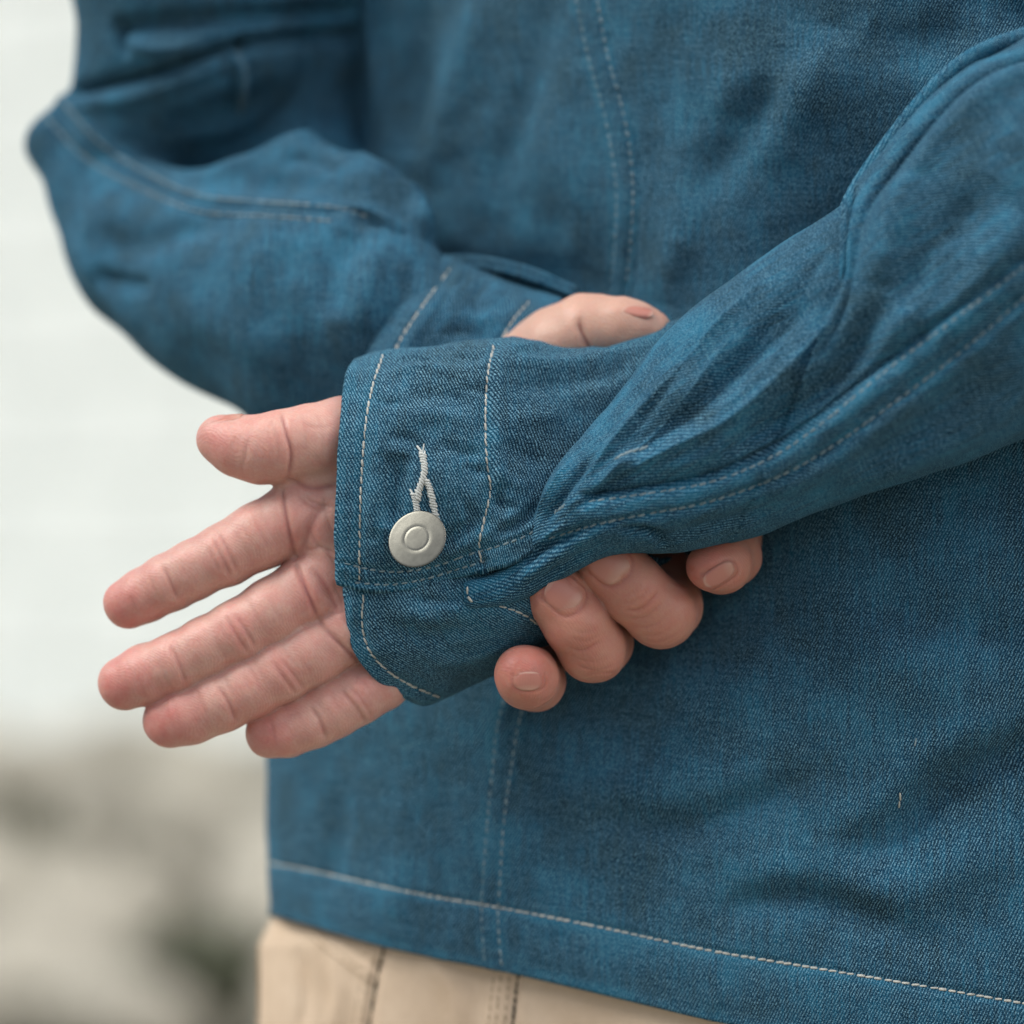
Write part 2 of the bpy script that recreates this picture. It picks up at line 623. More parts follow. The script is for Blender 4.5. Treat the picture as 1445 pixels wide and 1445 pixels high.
def nail_mat():
    m = NT('nail')
    al = m.n('ShaderNodeAttribute', attribute_name='along').outputs['Fac']
    ac = m.n('ShaderNodeAttribute', attribute_name='across').outputs['Fac']
    obj = m.n('ShaderNodeTexCoord').outputs['Object']
    f_ = m.math('ADD', al, m.math('MULTIPLY', m.math('SUBTRACT', m.noise(obj, 420, 3), 0.5), 0.10))
    c = m.ramp(f_, [(0.0, (0.42, 0.19, 0.14)), (0.10, (0.51, 0.285, 0.22)), (0.24, (0.49, 0.25, 0.195)), (0.36, (0.47, 0.205, 0.16)), (0.88, (0.47, 0.195, 0.155)), (0.95, (0.52, 0.29, 0.23))])
    m.l(c, m.p.inputs['Base Color'])
    m.p.inputs['Roughness'].default_value = 0.36
    m.p.inputs['Specular IOR Level'].default_value = 0.36
    m.p.inputs['Subsurface Weight'].default_value = 0.2
    m.p.inputs['Subsurface Radius'].default_value = (0.002, 0.001, 0.0006)
    m.p.inputs['Subsurface Scale'].default_value = 1.0
    ridge = m.math('SINE', m.math('MULTIPLY', ac, 34))
    h = m.math('ADD', m.math('MULTIPLY', ridge, 0.12), m.noise(obj, 500, 2))
    m.l(m.bump(h, 0.30, 0.0002), m.p.inputs['Normal'])
    return m.m
M['nail'] = nail_mat()

# ------------------------------------------------------------------ background: wall, ground, rocks
def wall_mat(name, col, var):
    m = NT(name)
    obj = m.n('ShaderNodeTexCoord').outputs['Object']
    rnd = m.n('ShaderNodeObjectInfo').outputs['Random']
    f = m.noise(obj, 1.6, 5, 0.6)
    c = m.mix(f, tuple(x * (1 - var) for x in col), col)
    c = m.mix(m.math('MULTIPLY', rnd, 0.5), c, tuple(x * 0.93 for x in col))
    m.l(c, m.p.inputs['Base Color'])
    m.p.inputs['Roughness'].default_value = 0.9
    m.l(m.bump(m.noise(obj, 14, 5, 0.7), 0.5, 0.02), m.p.inputs['Normal'])
    return m.m


def rock_mat(name, a, b):
    m = NT(name)
    obj = m.n('ShaderNodeTexCoord').outputs['Object']
    rnd = m.n('ShaderNodeObjectInfo').outputs['Random']
    f = m.noise(obj, 5, 6, 0.65)
    c = m.ramp(f, [(0.3, a), (0.7, b)])
    c = m.mix(m.math('MULTIPLY', rnd, 0.7), c, tuple(x * 0.6 for x in a))
    m.l(c, m.p.inputs['Base Color'])
    m.p.inputs['Roughness'].default_value = 0.95
    m.l(m.bump(m.noise(obj, 22, 6, 0.7), 0.8, 0.03), m.p.inputs['Normal'])
    return m.m


M['wall'] = wall_mat('white_painted_stone', (0.85, 0.89, 0.86), 0.05)
M['joint'] = plain('white_mortar', (0.80, 0.83, 0.79), 0.95, var=0.1, scale=6)
M['rock'] = rock_mat('pale_rock', (0.52, 0.485, 0.39), (0.84, 0.80, 0.70))
M['soil'] = rock_mat('gravelly_soil', (0.24, 0.225, 0.17), (0.48, 0.45, 0.37))
M['leaf'] = plain('dull_leaf', (0.095, 0.105, 0.065), 0.7, var=0.4, scale=30)

WALL_Y = 9.5
n = 60
gx, gy = np.meshgrid(np.linspace(-14, 14, n), np.linspace(-12, 16, n), indexing='ij')
gz = 0.05 * noise3(np.stack([gx.ravel(), gy.ravel(), 0 * gx.ravel()], 1), 0.7, 3).reshape(gx.shape) - 0.03
ground = make('ground', np.stack([gx, gy, gz], -1).reshape(-1, 3), grid_faces(n, n)[:, ::-1], M['soil'])
tag(ground, kind='structure')

# white wall of big painted blocks, mortar behind
wm = []
def box(x0, x1, y0, y1, z0, z1):
    V = np.array([[x, y, z] for x in (x0, x1) for y in (y0, y1) for z in (z0, z1)], float)
    Fq = np.array([[0, 1, 3, 2], [4, 6, 7, 5], [0, 4, 5, 1], [2, 3, 7, 6], [0, 2, 6, 4], [1, 5, 7, 3]])
    return V, Fq
V, Fq = box(-8, 7, 0, 0.3, -0.2, 5.2)
wall = make('stone_wall', V, Fq, M['joint'], smooth=False)
wall.location = (-1.3, WALL_Y, 0)
wall.rotation_euler = (0, 0, R(-34))
tag(wall, 'white painted block wall blurred behind the open hand', 'wall')
def block_mesh(w, h, seed):
    r = np.random.default_rng(seed)
    b = 0.03
    prof = [(0.0, 0.0), (b * 0.4, 0.016), (b, 0.022)]
    V, Fq = [], []
    for ins, out in prof:
        for cx, cz in ((-1, -1), (1, -1), (1, 1), (-1, 1)):
            V.append([cx * (w / 2 - ins) + r.normal(0, .004), -out, cz * (h / 2 - ins) + r.normal(0, .004)])
    for k in range(2):
        for c in range(4):
            Fq.append([k * 4 + c, k * 4 + (c + 1) % 4, k * 4 + 4 + (c + 1) % 4, k * 4 + 4 + c])
    Fq.append([8, 9, 10, 11])
    return np.array(V), np.array(Fq)
bh = 0.40
blocks = {}
for row in range(11):
    x = -5.2 - (row % 2) * 0.35
    k = 0
    while x < 2.6:
        w = (0.62, 0.8, 0.7)[(row * 2 + k) % 3]
        key = (w, (row + k) % 3)
        z = 0.18 + row * bh
        if key not in blocks:
            Vb, Fb = block_mesh(w - 0.008, bh - 0.008, hash(key) % 1000)
            blocks[key] = make('block', Vb, Fb, M['wall'], wall, smooth=False)
            o = blocks[key]
        else:
            o = blocks[key].copy(); sc.collection.objects.link(o); o.parent = wall
        o.matrix_parent_inverse = Matrix.Identity(4)
        o.location = (x + w / 2, 0, z)
        x += w; k += 1

def rock_mesh(seed):
    r = np.random.default_rng(seed)
    nu, nv = 20, 12
    u, v = np.meshgrid(np.linspace(0, 2 * np.pi, nu, endpoint=False), np.linspace(0.02, np.pi - 0.02, nv), indexing='ij')
    P = np.stack([np.cos(u) * np.sin(v), np.sin(u) * np.sin(v), np.cos(v)], -1).reshape(-1, 3)
    for _ in range(9):
        nrm = r.normal(size=3); nrm /= np.linalg.norm(nrm)
        c = r.uniform(0.55, 0.85)
        dd = P @ nrm
        P = P - nrm * np.maximum(dd - c, 0)[:, None] * 0.9
    P = P * (1 + 0.10 * noise3(P + seed * 7, 0.5, seed))[:, None] * np.array([1, 0.8, 0.66])
    i, j = np.meshgrid(np.arange(nu), np.arange(nv - 1), indexing='ij')
    i, j = i.ravel(), j.ravel(); i2 = (i + 1) % nu
    return P, np.stack([i * nv + j, i * nv + j + 1, i2 * nv + j + 1, i2 * nv + j], 1)

rocks = [make('rock', *rock_mesh(s), M['rock']) for s in (1, 2, 3, 4)]
def ground_at(px, py):
    dist = CZ / ((py - 722.5) * S / D)
    return (px - 722.5) * S / D * dist, dist - D
spots = [(60, 1150, .30, 0), (200, 1140, .36, 1), (330, 1165, .34, 2), (-90, 1150, .34, 3), (120, 1210, .22, 2), (265, 1225, .25, 0), (385, 1250, .26, 3),
         (345, 1300, .20, 2), (100, 1300, .20, 1), (60, 1370, .26, 1), (-70, 1360, .28, 0), (60, 1470, .24, 0), (170, 1420, .18, 1), (190, 1500, .20, 3), (-60, 1480, .26, 2),
         (410, 1350, .20, 0), (470, 1470, .22, 3), (430, 1150, .30, 1), (520, 1200, .3, 2), (600, 1300, .26, 1), (-200, 1230, .4, 2), (-260, 1400, .36, 3), (680, 1160, .35, 0), (230, 1290, .15, 3), (10, 1240, .18, 2), (130, 1120, .26, 3), (270, 1115, .26, 1)]
used = set()
for i, (px, py, r_, k) in enumerate(spots):
    gx_, gy_ = ground_at(px, py)
    if k in used:
        o = rocks[k].copy(); sc.collection.objects.link(o)
    else:
        o = rocks[k]; used.add(k)
    o.location = (gx_, gy_ + r_ * 0.3, r_ * 0.38)
    o.scale = (r_, r_, r_ * random.uniform(0.85, 1.1))
    o.rotation_euler = (random.uniform(-.2, .2), random.uniform(-.2, .2), random.uniform(0, 6))
    tag(o, 'pale weathered rock in the blurred heap at the foot of the white wall', 'rock', 'rocks heaped before the wall')

def tuft(px, py, h, seed):
    r = np.random.default_rng(seed)
    V, Fq = [], []
    for k in range(260):
        a = r.uniform(0, 6.28); b = r.uniform(0, 1.0) * h; l = r.uniform(.45, 1) * h
        base = np.array([math.cos(a) * b * .6, math.sin(a) * b * .6, 0]); tip = base + np.array([math.cos(a) * l * .45, math.sin(a) * l * .45, l])
        w = np.array([-math.sin(a), math.cos(a), 0]) * h * .06
        mid = (base + tip) / 2 + np.array([0, 0, l * .12])
        s = len(V)
        V += [base - w, base + w, mid - w * 1.3, mid + w * 1.3, tip - w * .1, tip + w * .1]
        Fq += [[s, s + 1, s + 3, s + 2], [s + 2, s + 3, s + 5, s + 4]]
    o = make('grass_tuft', np.array(V), np.array(Fq), M['leaf'])
    gx_, gy_ = ground_at(px, py)
    o.location = (gx_, gy_, -0.02)
    return tag(o, 'dark green tuft of leaves growing between the blurred rocks', 'plant', 'tufts between the rocks')
for i, (px, py, h) in enumerate([(15, 1235, .22), (190, 1270, .16), (275, 1440, .20), (310, 1370, .14), (160, 1180, .14), (225, 1350, .12)]):
    tuft(px, py, h, 40 + i)

# ------------------------------------------------------------------ the person
person = empty('person', (0.10, 0.20, 0))
tag(person, 'person in a blue denim jacket and beige trousers clasping hands behind the back', 'person')

# ---- jacket body: a closed tube round the torso
HEM = np.array([(300, 1275), (375, 1289), (460, 1312), (540, 1334), (620, 1352), (700, 1366), (850, 1402), (1000, 1438), (1200, 1478), (1445, 1522), (1800, 1560), (2500, 1560)])
LOW = [(1700, -30), (1445, -10), (1300, 5), (1200, 25), (1100, 52), (1000, 88), (850, 150), (700, 215), (550, 310), (450, 405), (400, 480), (377, 560), (380, 640), (420, 740), (600, 900), (1000, 1050), (1600, 1100), (2300, 900), (2450, 400), (2100, 20)]
UPP = [(1700, 10), (1445, 30), (1300, 55), (1200, 85), (1100, 120), (1000, 165), (880, 245), (760, 335), (650, 440), (570, 545), (520, 630), (497, 715), (505, 790), (540, 870), (680, 980), (1050, 1080), (1600, 1120), (2300, 900), (2450, 400), (2100, 60)]
NR, NC = 430, 620
low = catmull(np.array(LOW, float), 2000, True); upp = catmull(np.array(UPP, float), 2000, True)
# sample the visible back densely
seg = np.linalg.norm(np.diff(np.concatenate([low, low[:1]]), axis=0), axis=1)
dens = np.where((np.arange(2000) / 100 < 13.5), 1.0, 0.22)
cum = np.concatenate([[0], np.cumsum(seg * dens)])
tt = np.interp(np.linspace(0, cum[-1], NC, endpoint=False), cum, np.arange(2001))
def samp(C):
    i = np.floor(tt).astype(int) % 2000; f = (tt % 1)[:, None]
    return C[i] * (1 - f) + C[(i + 1) % 2000] * f
low, upp = samp(low), samp(upp)
v = np.linspace(0, 1, NR)
TOPY = -260
PXY = np.zeros((NR, NC, 3))
for i, t in enumerate(v):
    y_mid = TOPY + t * (1440 - TOPY)
    w = np.clip((y_mid - 420) / 560, 0, 1); w = w * w * (3 - 2 * w)
    c = upp * (1 - w) + low * w
    hem = np.interp(c[:, 0], HEM[:, 0], HEM[:, 1])
    # vertical position: hem slope fades upwards
    py = TOPY + t * (1440 - TOPY) + (hem - 1440) * t ** 2
    PXY[i, :, 0] = c[:, 0]; PXY[i, :, 1] = py; PXY[i, :, 2] = c[:, 1]
front = np.arange(NC) < NC  # every column
dep = 120 * np.exp(-((PXY[..., 0] - 830) / 260) ** 2 - ((PXY[..., 1] - 760) / 190) ** 2) * (PXY[..., 2] < 700)
dep += 70 * np.exp(-((PXY[..., 0] - 1250) / 260) ** 2 - ((PXY[..., 1] - 420) / 220) ** 2) * (PXY[..., 2] < 700)
dep += 95 * np.exp(-((PXY[..., 0] - 770) / 150) ** 2 - ((PXY[..., 1] - 440) / 110) ** 2) * (PXY[..., 2] < 700)
PXY[..., 2] += dep
k = 1 + PXY[..., 2] * S / D
G = np.stack([(PXY[..., 0] - 722.5) * S * k, PXY[..., 2] * S, CZ + (722.5 - PXY[..., 1]) * S * k], -1)
tV = G.reshape(-1, 3); tF = grid_faces(NR, NC, True)
cen = np.array([0.17, 0.12, 0])
outw = tV - cen; outw[:, 2] = 0
uvT = np.stack([-np.tile(np.concatenate([[0], np.cumsum(np.linalg.norm(np.diff(G[NR // 2], axis=0), axis=1))]), (NR, 1)).ravel(), np.repeat(G[:, NC // 3, 2], NC)], 1)
SEAM1 = [(842, -5), (858, 80), (882, 170), (893, 260), (890, 340), (884, 400), (860, 560), (800, 780), (737, 1000), (722, 1080), (711, 1160), (705, 1250), (703, 1300), (708, 1366)]
SEAM2 = [(812, -5), (830, 80), (855, 170), (869, 260), (868, 340), (862, 400), (835, 560), (775, 780), (708, 1000), (696, 1080), (688, 1160), (681, 1250), (680, 1300), (684, 1361)]
HEMST = [(379, 1218), (440, 1229), (540, 1251), (620, 1267), (700, 1280), (850, 1309), (1000, 1341), (1150, 1366), (1300, 1391), (1445, 1416), (1560, 1436)]
sh = noise3(tV * np.array([1, 1, 0.8]), 0.045, 1) * 14 + noise3(tV, 0.020, 2) * 5.5 + noise3(tV * np.array([1, 1, 1.6]), 0.010, 5) * 1.6
Nn = quad_normals(tV, tF); Nn *= np.sign(np.sum(Nn * outw, 1, keepdims=True))
hemfade = np.clip((1440 - PXY[..., 1].ravel()) / 160, 0.35, 1)
tV = tV + Nn * (sh * S * hemfade)[:, None]
def shift(pts, dx, dy=0):
    return [(p[0] + dx, p[1] + dy) for p in pts]
tlines = [
    # broad folds of the back
    ([(1105, 60), (1075, 150), (1010, 240), (960, 340)], -16, 34), ([(1180, 40), (1150, 130), (1060, 230)], 14, 40),
    ([(1000, 150), (1080, 110), (1160, 130)], 16, 45), ([(940, 430), (960, 330), (1010, 250)], 12, 30),
    ([(1230, 30), (1300, 60), (1390, 20)], -16, 40), ([(1330, -40), (1420, 10), (1500, 40)], -18, 30),
    ([(700, -40), (660, 90), (600, 260)], 26, 48), ([(590, -40), (585, 90), (575, 220)], -26, 40),
    ([(780, -40), (745, 120), (690, 290)], -18, 40), ([(520, -60), (530, 60), (540, 180)], 16, 22),
    ([(960, -20), (930, 140), (920, 300)], -8, 36), ([(640, 330), (740, 300), (840, 330)], -10, 40),
    ([(760, 180), (800, 260), (820, 380)], 8, 30),
    # lower back
    ([(1180, 1210), (1260, 1180), (1340, 1110), (1445, 1060), (1540, 1040)], -30, 34), ([(1150, 1180), (1240, 1140), (1320, 1060), (1445, 1010)], 16, 36),
    ([(1190, 1260), (1300, 1250), (1445, 1180)], 13, 36),
    ([(1000, 1290), (1120, 1270), (1240, 1300), (1330, 1340)], -15, 24), ([(1020, 1240), (1150, 1225), (1260, 1260)], 9, 30),
    ([(820, 1150), (950, 1170), (1080, 1130), (1180, 1080)], -16, 26), ([(830, 1110), (960, 1115), (1090, 1080)], 10, 38),
    ([(1200, 850), (1300, 870), (1445, 900)], -13, 36), ([(1180, 910), (1290, 940), (1440, 980)], 10, 46),
    ([(900, 950), (1000, 980), (1100, 960)], 9, 50), ([(470, 1100), (480, 1180), (460, 1260)], -8, 26), ([(560, 1120), (570, 1200), (560, 1300)], 8, 26),
    ([(620, 1080), (630, 1180), (625, 1300)], -6, 22), ([(780, 1200), (800, 1280), (790, 1350)], -5, 22), ([(1000, 1350), (1010, 1390), (1005, 1430)], 4, 14),
    # seams and hem: a raised flat fell, grooves on the stitch lines
    ([((a[0] + b[0]) / 2, (a[1] + b[1]) / 2) for a, b in zip(SEAM1, SEAM2)], 5, 17, None, 'p'),
    (SEAM1, -3.2, 4.5, None), (SEAM2, -3.2, 4.5, None), (HEMST, -4.2, 5, None),
    (shift(SEAM1, 9), -4, 5, None),
    (shift(HEMST, 0, 45), 4, 30, None, 'p'),
]
tV = crease(tV, tF, tlines, outward=outw, pucker=1.1)
tV2, tF2, tidx = thicken(tV, tF, Nn, 6 * S)
tw_ = seam_wear(tV, tF, [shift(SEAM1, 3), shift(SEAM2, -3), shift(HEMST, 0, 4), [(p[0], p[1] - 5) for p in HEM[1:-2]]])
jacket = make('denim_jacket', tV2, tF2, M['denim'], person, uv=uvT[tidx], attr={'wear': tw_[tidx]})
jacket['label'] = 'blue denim jacket back with pale topstitching'
torso_tree = bvh_of(tV, tF)

# ---- stitches: every line a row of little threads lying in its groove
STITCH_V, STITCH_F = None, None
def stitch_unit():
    prof = [(-0.5, 0.30), (-0.36, 0.85), (0, 1.0), (0.36, 0.85), (0.5, 0.30)]
    V, F = [], []
    ns = 7
    for z, r in prof:
        for a in range(ns):
            V.append([z, r * math.cos(2 * math.pi * a / ns), r * math.sin(2 * math.pi * a / ns)])
    for i in range(4):
        for a in range(ns):
            F.append([i * ns + a, i * ns + (a + 1) % ns, (i + 1) * ns + (a + 1) % ns, (i + 1) * ns + a])
    return np.array(V), np.array(F)
SU, SF = stitch_unit()

def stitches(name, tree, pts, parent, mat, pitch=12.5, fill=0.86, rad=1.9, slant=0.12, lift=0.2, jit=0.08, label=None):
    L, Ns = [], []
    dense = catmull(np.array(pts, float), 40 * len(pts))
    for p in dense:
        h, nn = cast(tree, *p)
        if h is not None:
            L.append(h); Ns.append(nn)
    if len(L) < 2:
        return None
    L = np.array(L); Ns = np.array(Ns)
    cum = np.concatenate([[0], np.cumsum(np.linalg.norm(np.diff(L, axis=0), axis=1))])
    n_ = max(1, int(cum[-1] / (pitch * S)))
    VV, FF = [], []
    for k_ in range(n_):
        s0 = (k_ + 0.5 + rng.normal(0, jit)) * cum[-1] / n_
        c = np.array([np.interp(s0, cum, L[:, q]) for q in range(3)])
        a = np.array([np.interp(s0 - pitch * S * .45, cum, L[:, q]) for q in range(3)]); b = np.array([np.interp(s0 + pitch * S * .45, cum, L[:, q]) for q in range(3)])
        nn = np.array([np.interp(s0, cum, Ns[:, q]) for q in range(3)]); nn /= np.linalg.norm(nn)
        t = b - a; t -= nn * (t @ nn); ln = np.linalg.norm(t)
        if ln < 1e-9:
            continue
        t /= ln; w = np.cross(nn, t)
        sl = slant + rng.normal(0, 0.05)
        t2 = t * math.cos(sl) + w * math.sin(sl); w2 = np.cross(nn, t2)
        le = pitch * S * fill * (1 + rng.normal(0, 0.06)); r_ = rad * 0.82 * S * (1 + rng.normal(0, 0.12))
        V = c + nn * lift * S + np.outer(SU[:, 0] * le, t2) + np.outer(SU[:, 1] * r_, w2) + np.outer(SU[:, 2] * r_ * 0.8, nn)
        V = V - np.outer((np.abs(SU[:, 0]) > .45) * r_ * 0.9, nn)
        FF.append(SF + len(VV) * len(SU)); VV.append(V)
    o = make(name, np.concatenate(VV), np.concatenate(FF), mat, parent)
    o['kind'] = 'stuff'
    return o

st = stitches
st('hem_stitching', torso_tree, HEMST, jacket, M['thread'], pitch=13, fill=0.96, rad=2.3)
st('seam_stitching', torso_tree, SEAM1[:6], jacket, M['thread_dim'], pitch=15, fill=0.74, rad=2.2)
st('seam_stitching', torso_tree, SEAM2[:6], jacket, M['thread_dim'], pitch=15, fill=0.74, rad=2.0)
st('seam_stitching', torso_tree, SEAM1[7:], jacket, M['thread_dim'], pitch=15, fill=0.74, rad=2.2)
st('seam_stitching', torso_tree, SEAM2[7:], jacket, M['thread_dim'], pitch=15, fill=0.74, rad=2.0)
st('loose_thread', torso_tree, [(1268, 1142), (1271, 1118)], jacket, M['thread'], pitch=13, fill=1.1, rad=1.8)
st('loose_thread', torso_tree, [(1290, 1055), (1294, 1040)], jacket, M['thread_dim'], pitch=13, fill=1.0, rad=1.6)

# ---- far sleeve (wearer's left): elbow at the left, forearm towards the middle
f = Field(at(-190, 720, 60), at(1000, -420, 60) + np.array([0, 0.24, 0]), 5.6)
f.add([(290, -380, 660, 200), (285, -60, 690, 190), (285, 40, 705, 172)], 20, 10)
f.add([(430, -380, 770, 150), (430, -40, 790, 140), (430, 130, 800, 120)], 20, 20)
f.add([(255, 20, 690, 140), (180, 195, 715, 90)], 20, 26)
f.add([(240, 170, 790, 110), (440, 190, 800, 110), (450, 300, 720, 110)], 20, 20)
f.add([(112, 168, 720, 38), (80, 206, 720, 42), (138, 275, 705, 66), (182, 330, 680, 86), (215, 365, 650, 100), (275, 412, 610, 110)], 25, 16)
f.add([(215, 350, 640, 104), (330, 400, 560, 142), (450, 425, 450, 148), (540, 445, 380, 118), (600, 470, 345, 88)], 30, 40)
f.add([(330, 440, 570, 114), (440, 510, 460, 112), (560, 570, 370, 76)], 30, 40)
f.add([(180, 262, 640, 44), (270, 290, 580, 46), (350, 270, 535, 50), (430, 252, 495, 56), (520, 290, 420, 60), (575, 330, 390, 42)], 20, 22)
f.cut([(265, 188, 585, 38), (330, 182, 572, 46), (430, 150, 590, 46)], 15, 16)
lV, lF = f.mesh(3)
del f
lcen = lV * 0
lV = lV + quad_normals(lV, lF) * (noise3(lV, 0.03, 11) * 5 * S + noise3(lV, 0.013, 12) * 1.6 * S)[:, None]
LS1 = [(85, 140), (140, 200), (200, 240), (280, 275), (380, 285), (470, 292), (520, 306)]
LS2 = [(65, 165), (120, 222), (190, 262), (280, 298), (380, 305), (470, 312)]
llines = [
    ([(88, 128), (150, 120), (220, 105), (300, 78), (345, 66)], -42, 12, None, 'v'), ([(345, 66), (420, 55), (500, 48)], -26, 14, None),
    ([(95, 150), (190, 135), (300, 95), (330, 82)], 12, 14), ([(170, 40), (260, 30), (380, 22), (490, 15)], -24, 14, None), ([(180, 65), (240, 70), (290, 60)], 14, 12),
    ([(165, 30), (168, 60), (180, 80)], -16, 8),
    ([(330, 70), (340, 110), (338, 160)], 14, 9), ([(322, 80), (330, 120), (325, 165)], -8, 6),
    ([(255, 248), (310, 240), (360, 222), (410, 198), (450, 195), (510, 220), (560, 250)], 12, 18), ([(560, 250), (590, 290), (605, 335)], 18, 18),
    ([(395, 230), (430, 222), (480, 240)], -12, 14),
    ([(120, 330), (190, 345), (260, 320), (330, 315)], -20, 30), ([(130, 390), (180, 400), (215, 405)], -16, 14),
    ([(95, 330), (130, 390), (200, 470)], 10, 20),
    ([(500, 330), (470, 390), (470, 450)], -16, 26), ([(480, 330), (510, 300), (560, 330)], 16, 22), ([(515, 318), (540, 322), (575, 330)], -16, 7),
    ([(540, 340), (520, 400), (510, 470)], 14, 22), ([(240, 430), (330, 470), (420, 520)], 12, 40), ([(420, 350), (380, 400), (390, 470)], -8, 34),
    ([(590, 360), (570, 420), (540, 480)], -6, 14), (LS1, 5, 12, None), (shift(LS1, -2, 8), -7, 5, None), (LS2, -5, 5, None),
]
lV = crease(lV, lF, llines)
left_sleeve = make('sleeve', lV, lF, M['denim_sleeve'], jacket, uv=lV[:, [0, 2]])
left_sleeve['label'] = 'bunched denim sleeve bent at the elbow'
lt = bvh_of(lV, lF)
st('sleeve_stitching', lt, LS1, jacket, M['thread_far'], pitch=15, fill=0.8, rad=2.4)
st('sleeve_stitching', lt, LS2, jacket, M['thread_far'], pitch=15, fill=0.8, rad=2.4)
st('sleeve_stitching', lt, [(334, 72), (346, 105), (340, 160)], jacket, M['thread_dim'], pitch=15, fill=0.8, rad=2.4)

# ---- far cuff
rings = [
    [(575, 360, 420), (545, 405, 330), (520, 455, 285), (510, 530, 275), (520, 580, 310), (560, 610, 400), (620, 560, 500), (620, 440, 510)],
    [(638, 364, 370), (608, 405, 268), (568, 462, 222), (543, 540, 212), (550, 615, 245), (600, 640, 335), (680, 585, 455), (690, 450, 470)],
    [(728, 396, 335), (700, 418, 262), (660, 466, 222), (640, 540, 212), (645, 610, 238), (690, 640, 310), (760, 575, 415), (775, 450, 425)],
    [(804, 421, 312), (785, 431, 248), (757, 470, 212), (745, 530, 200), (750, 590, 222), (790, 615, 285), (845, 560, 380), (855, 470, 395)],
]
C = np.array([[at(*p) for p in r] for r in rings])
C = catmull(np.swapaxes(catmull(np.swapaxes(C, 0, 1), 190, True), 0, 1), 110)
cV = C.reshape(-1, 3); cF = grid_faces(110, 190, True)
ccen = np.repeat(C.mean(1), 190, 0)
cN = quad_normals(cV, cF); cN *= np.sign(np.sum(cN * (cV - ccen), 1, keepdims=True))
cV = cV + cN * (noise3(cV, 0.012, 21) * 3.0 * S + noise3(cV, 0.006, 22) * 1.2 * S)[:, None]
LC1 = [(636, 378), (612, 410), (585, 448), (560, 490), (548, 540)]
LC2 = [(748, 424), (722, 455), (703, 490), (690, 530)]
cV = crease(cV, cF, [
    
    ([(690, 395), (672, 420), (680, 450)], -7, 10), (LC1, -4, 5, None), (LC2, -4, 5, None), (shift(LC1, 14, 4), 4, 9, None),
    ([(640, 440), (680, 450), (720, 445)], 5, 12), ([(620, 470), (660, 470), (690, 480)], -5, 10), ([(650, 400), (640, 430), (630, 470)], 5, 10)], outward=cV - ccen)
cV2, cF2, cidx = thicken(cV, cF, cN, 9 * S)
uvC = grid_uv(C)[:, ::-1]
band = [np.array(r) for r in ([(622, 374, 350), (628, 360, 352), (632, 390, 400)], [(690, 378, 312), (692, 364, 318), (700, 412, 370)], [(752, 394, 286), (754, 380, 292), (764, 430, 350)], [(808, 416, 268), (811, 402, 274), (826, 452, 330)])]
bg_ = catmull(np.swapaxes(catmull(np.swapaxes(np.array([[at(*p) for p in r] for r in band]), 0, 1), 26), 0, 1), 70)
bV = bg_.reshape(-1, 3); bF = grid_faces(70, 26); bN = quad_normals(bV, bF); bN *= np.sign((bN @ np.array([0, -1, 0.6])).sum())
bV = bV + bN * (noise3(bV, 0.008, 23) * 2 * S)[:, None]
bV2, bF2, bidx = thicken(bV, bF, bN, 9 * S)
left_cuff = make('cuff', np.concatenate([cV2, bV2]), np.concatenate([cF2, bF2 + len(cV2)]), M['denim_sleeve'], jacket, uv=np.concatenate([uvC[cidx], bV[bidx][:, [0, 2]]]))
left_cuff['label'] = 'denim cuff round the gripping hand'
ct = bvh_of(cV, cF)
st('cuff_stitching', ct, LC1, jacket, M['thread'], pitch=12.5, fill=0.95, rad=1.9)
st('cuff_stitching', ct, LC2, jacket, M['thread'], pitch=12.5, fill=0.95, rad=1.9)

# ---- near cuff (wearer's right): upper flap with its button
def sheet(name, rings, m_, n_, lines, mat, seed, noise_amp=1.0, thick=9, outward_to=None, worn=()):
    C = np.array([[at(*p) for p in r] for r in rings])
    C = catmull(np.swapaxes(catmull(np.swapaxes(C, 0, 1), n_), 0, 1), m_)
    V = C.reshape(-1, 3); Fq = grid_faces(m_, n_)
    ow = V - (outward_to if outward_to is not None else V.mean(0) + np.array([0, 0.02, 0]))
    N = quad_normals(V, Fq); sg = np.sign(np.sum(N * ow, 1).sum()); N = N * sg
    if sg < 0:
        Fq = Fq[:, ::-1]
    V = V + N * (noise_amp * S * (noise3(V, 0.014, seed) * 3.6 + noise3(V, 0.006, seed + 1) * 2.2 + noise3(V, 0.0032, seed + 2) * 0.9))[:, None]
    V = crease(V, Fq, lines, outward=N, pucker=1.8)
    N = quad_normals(V, Fq)
    V2, F2, idx = thicken(V, Fq, N, thick * S)
    uvv = grid_uv(C)
    o = make(name, V2, F2, mat, jacket, uv=uvv[idx][:, ::-1], attr={'wear': seam_wear(V, Fq, worn)[idx]})
    return o, bvh_of(V, Fq)

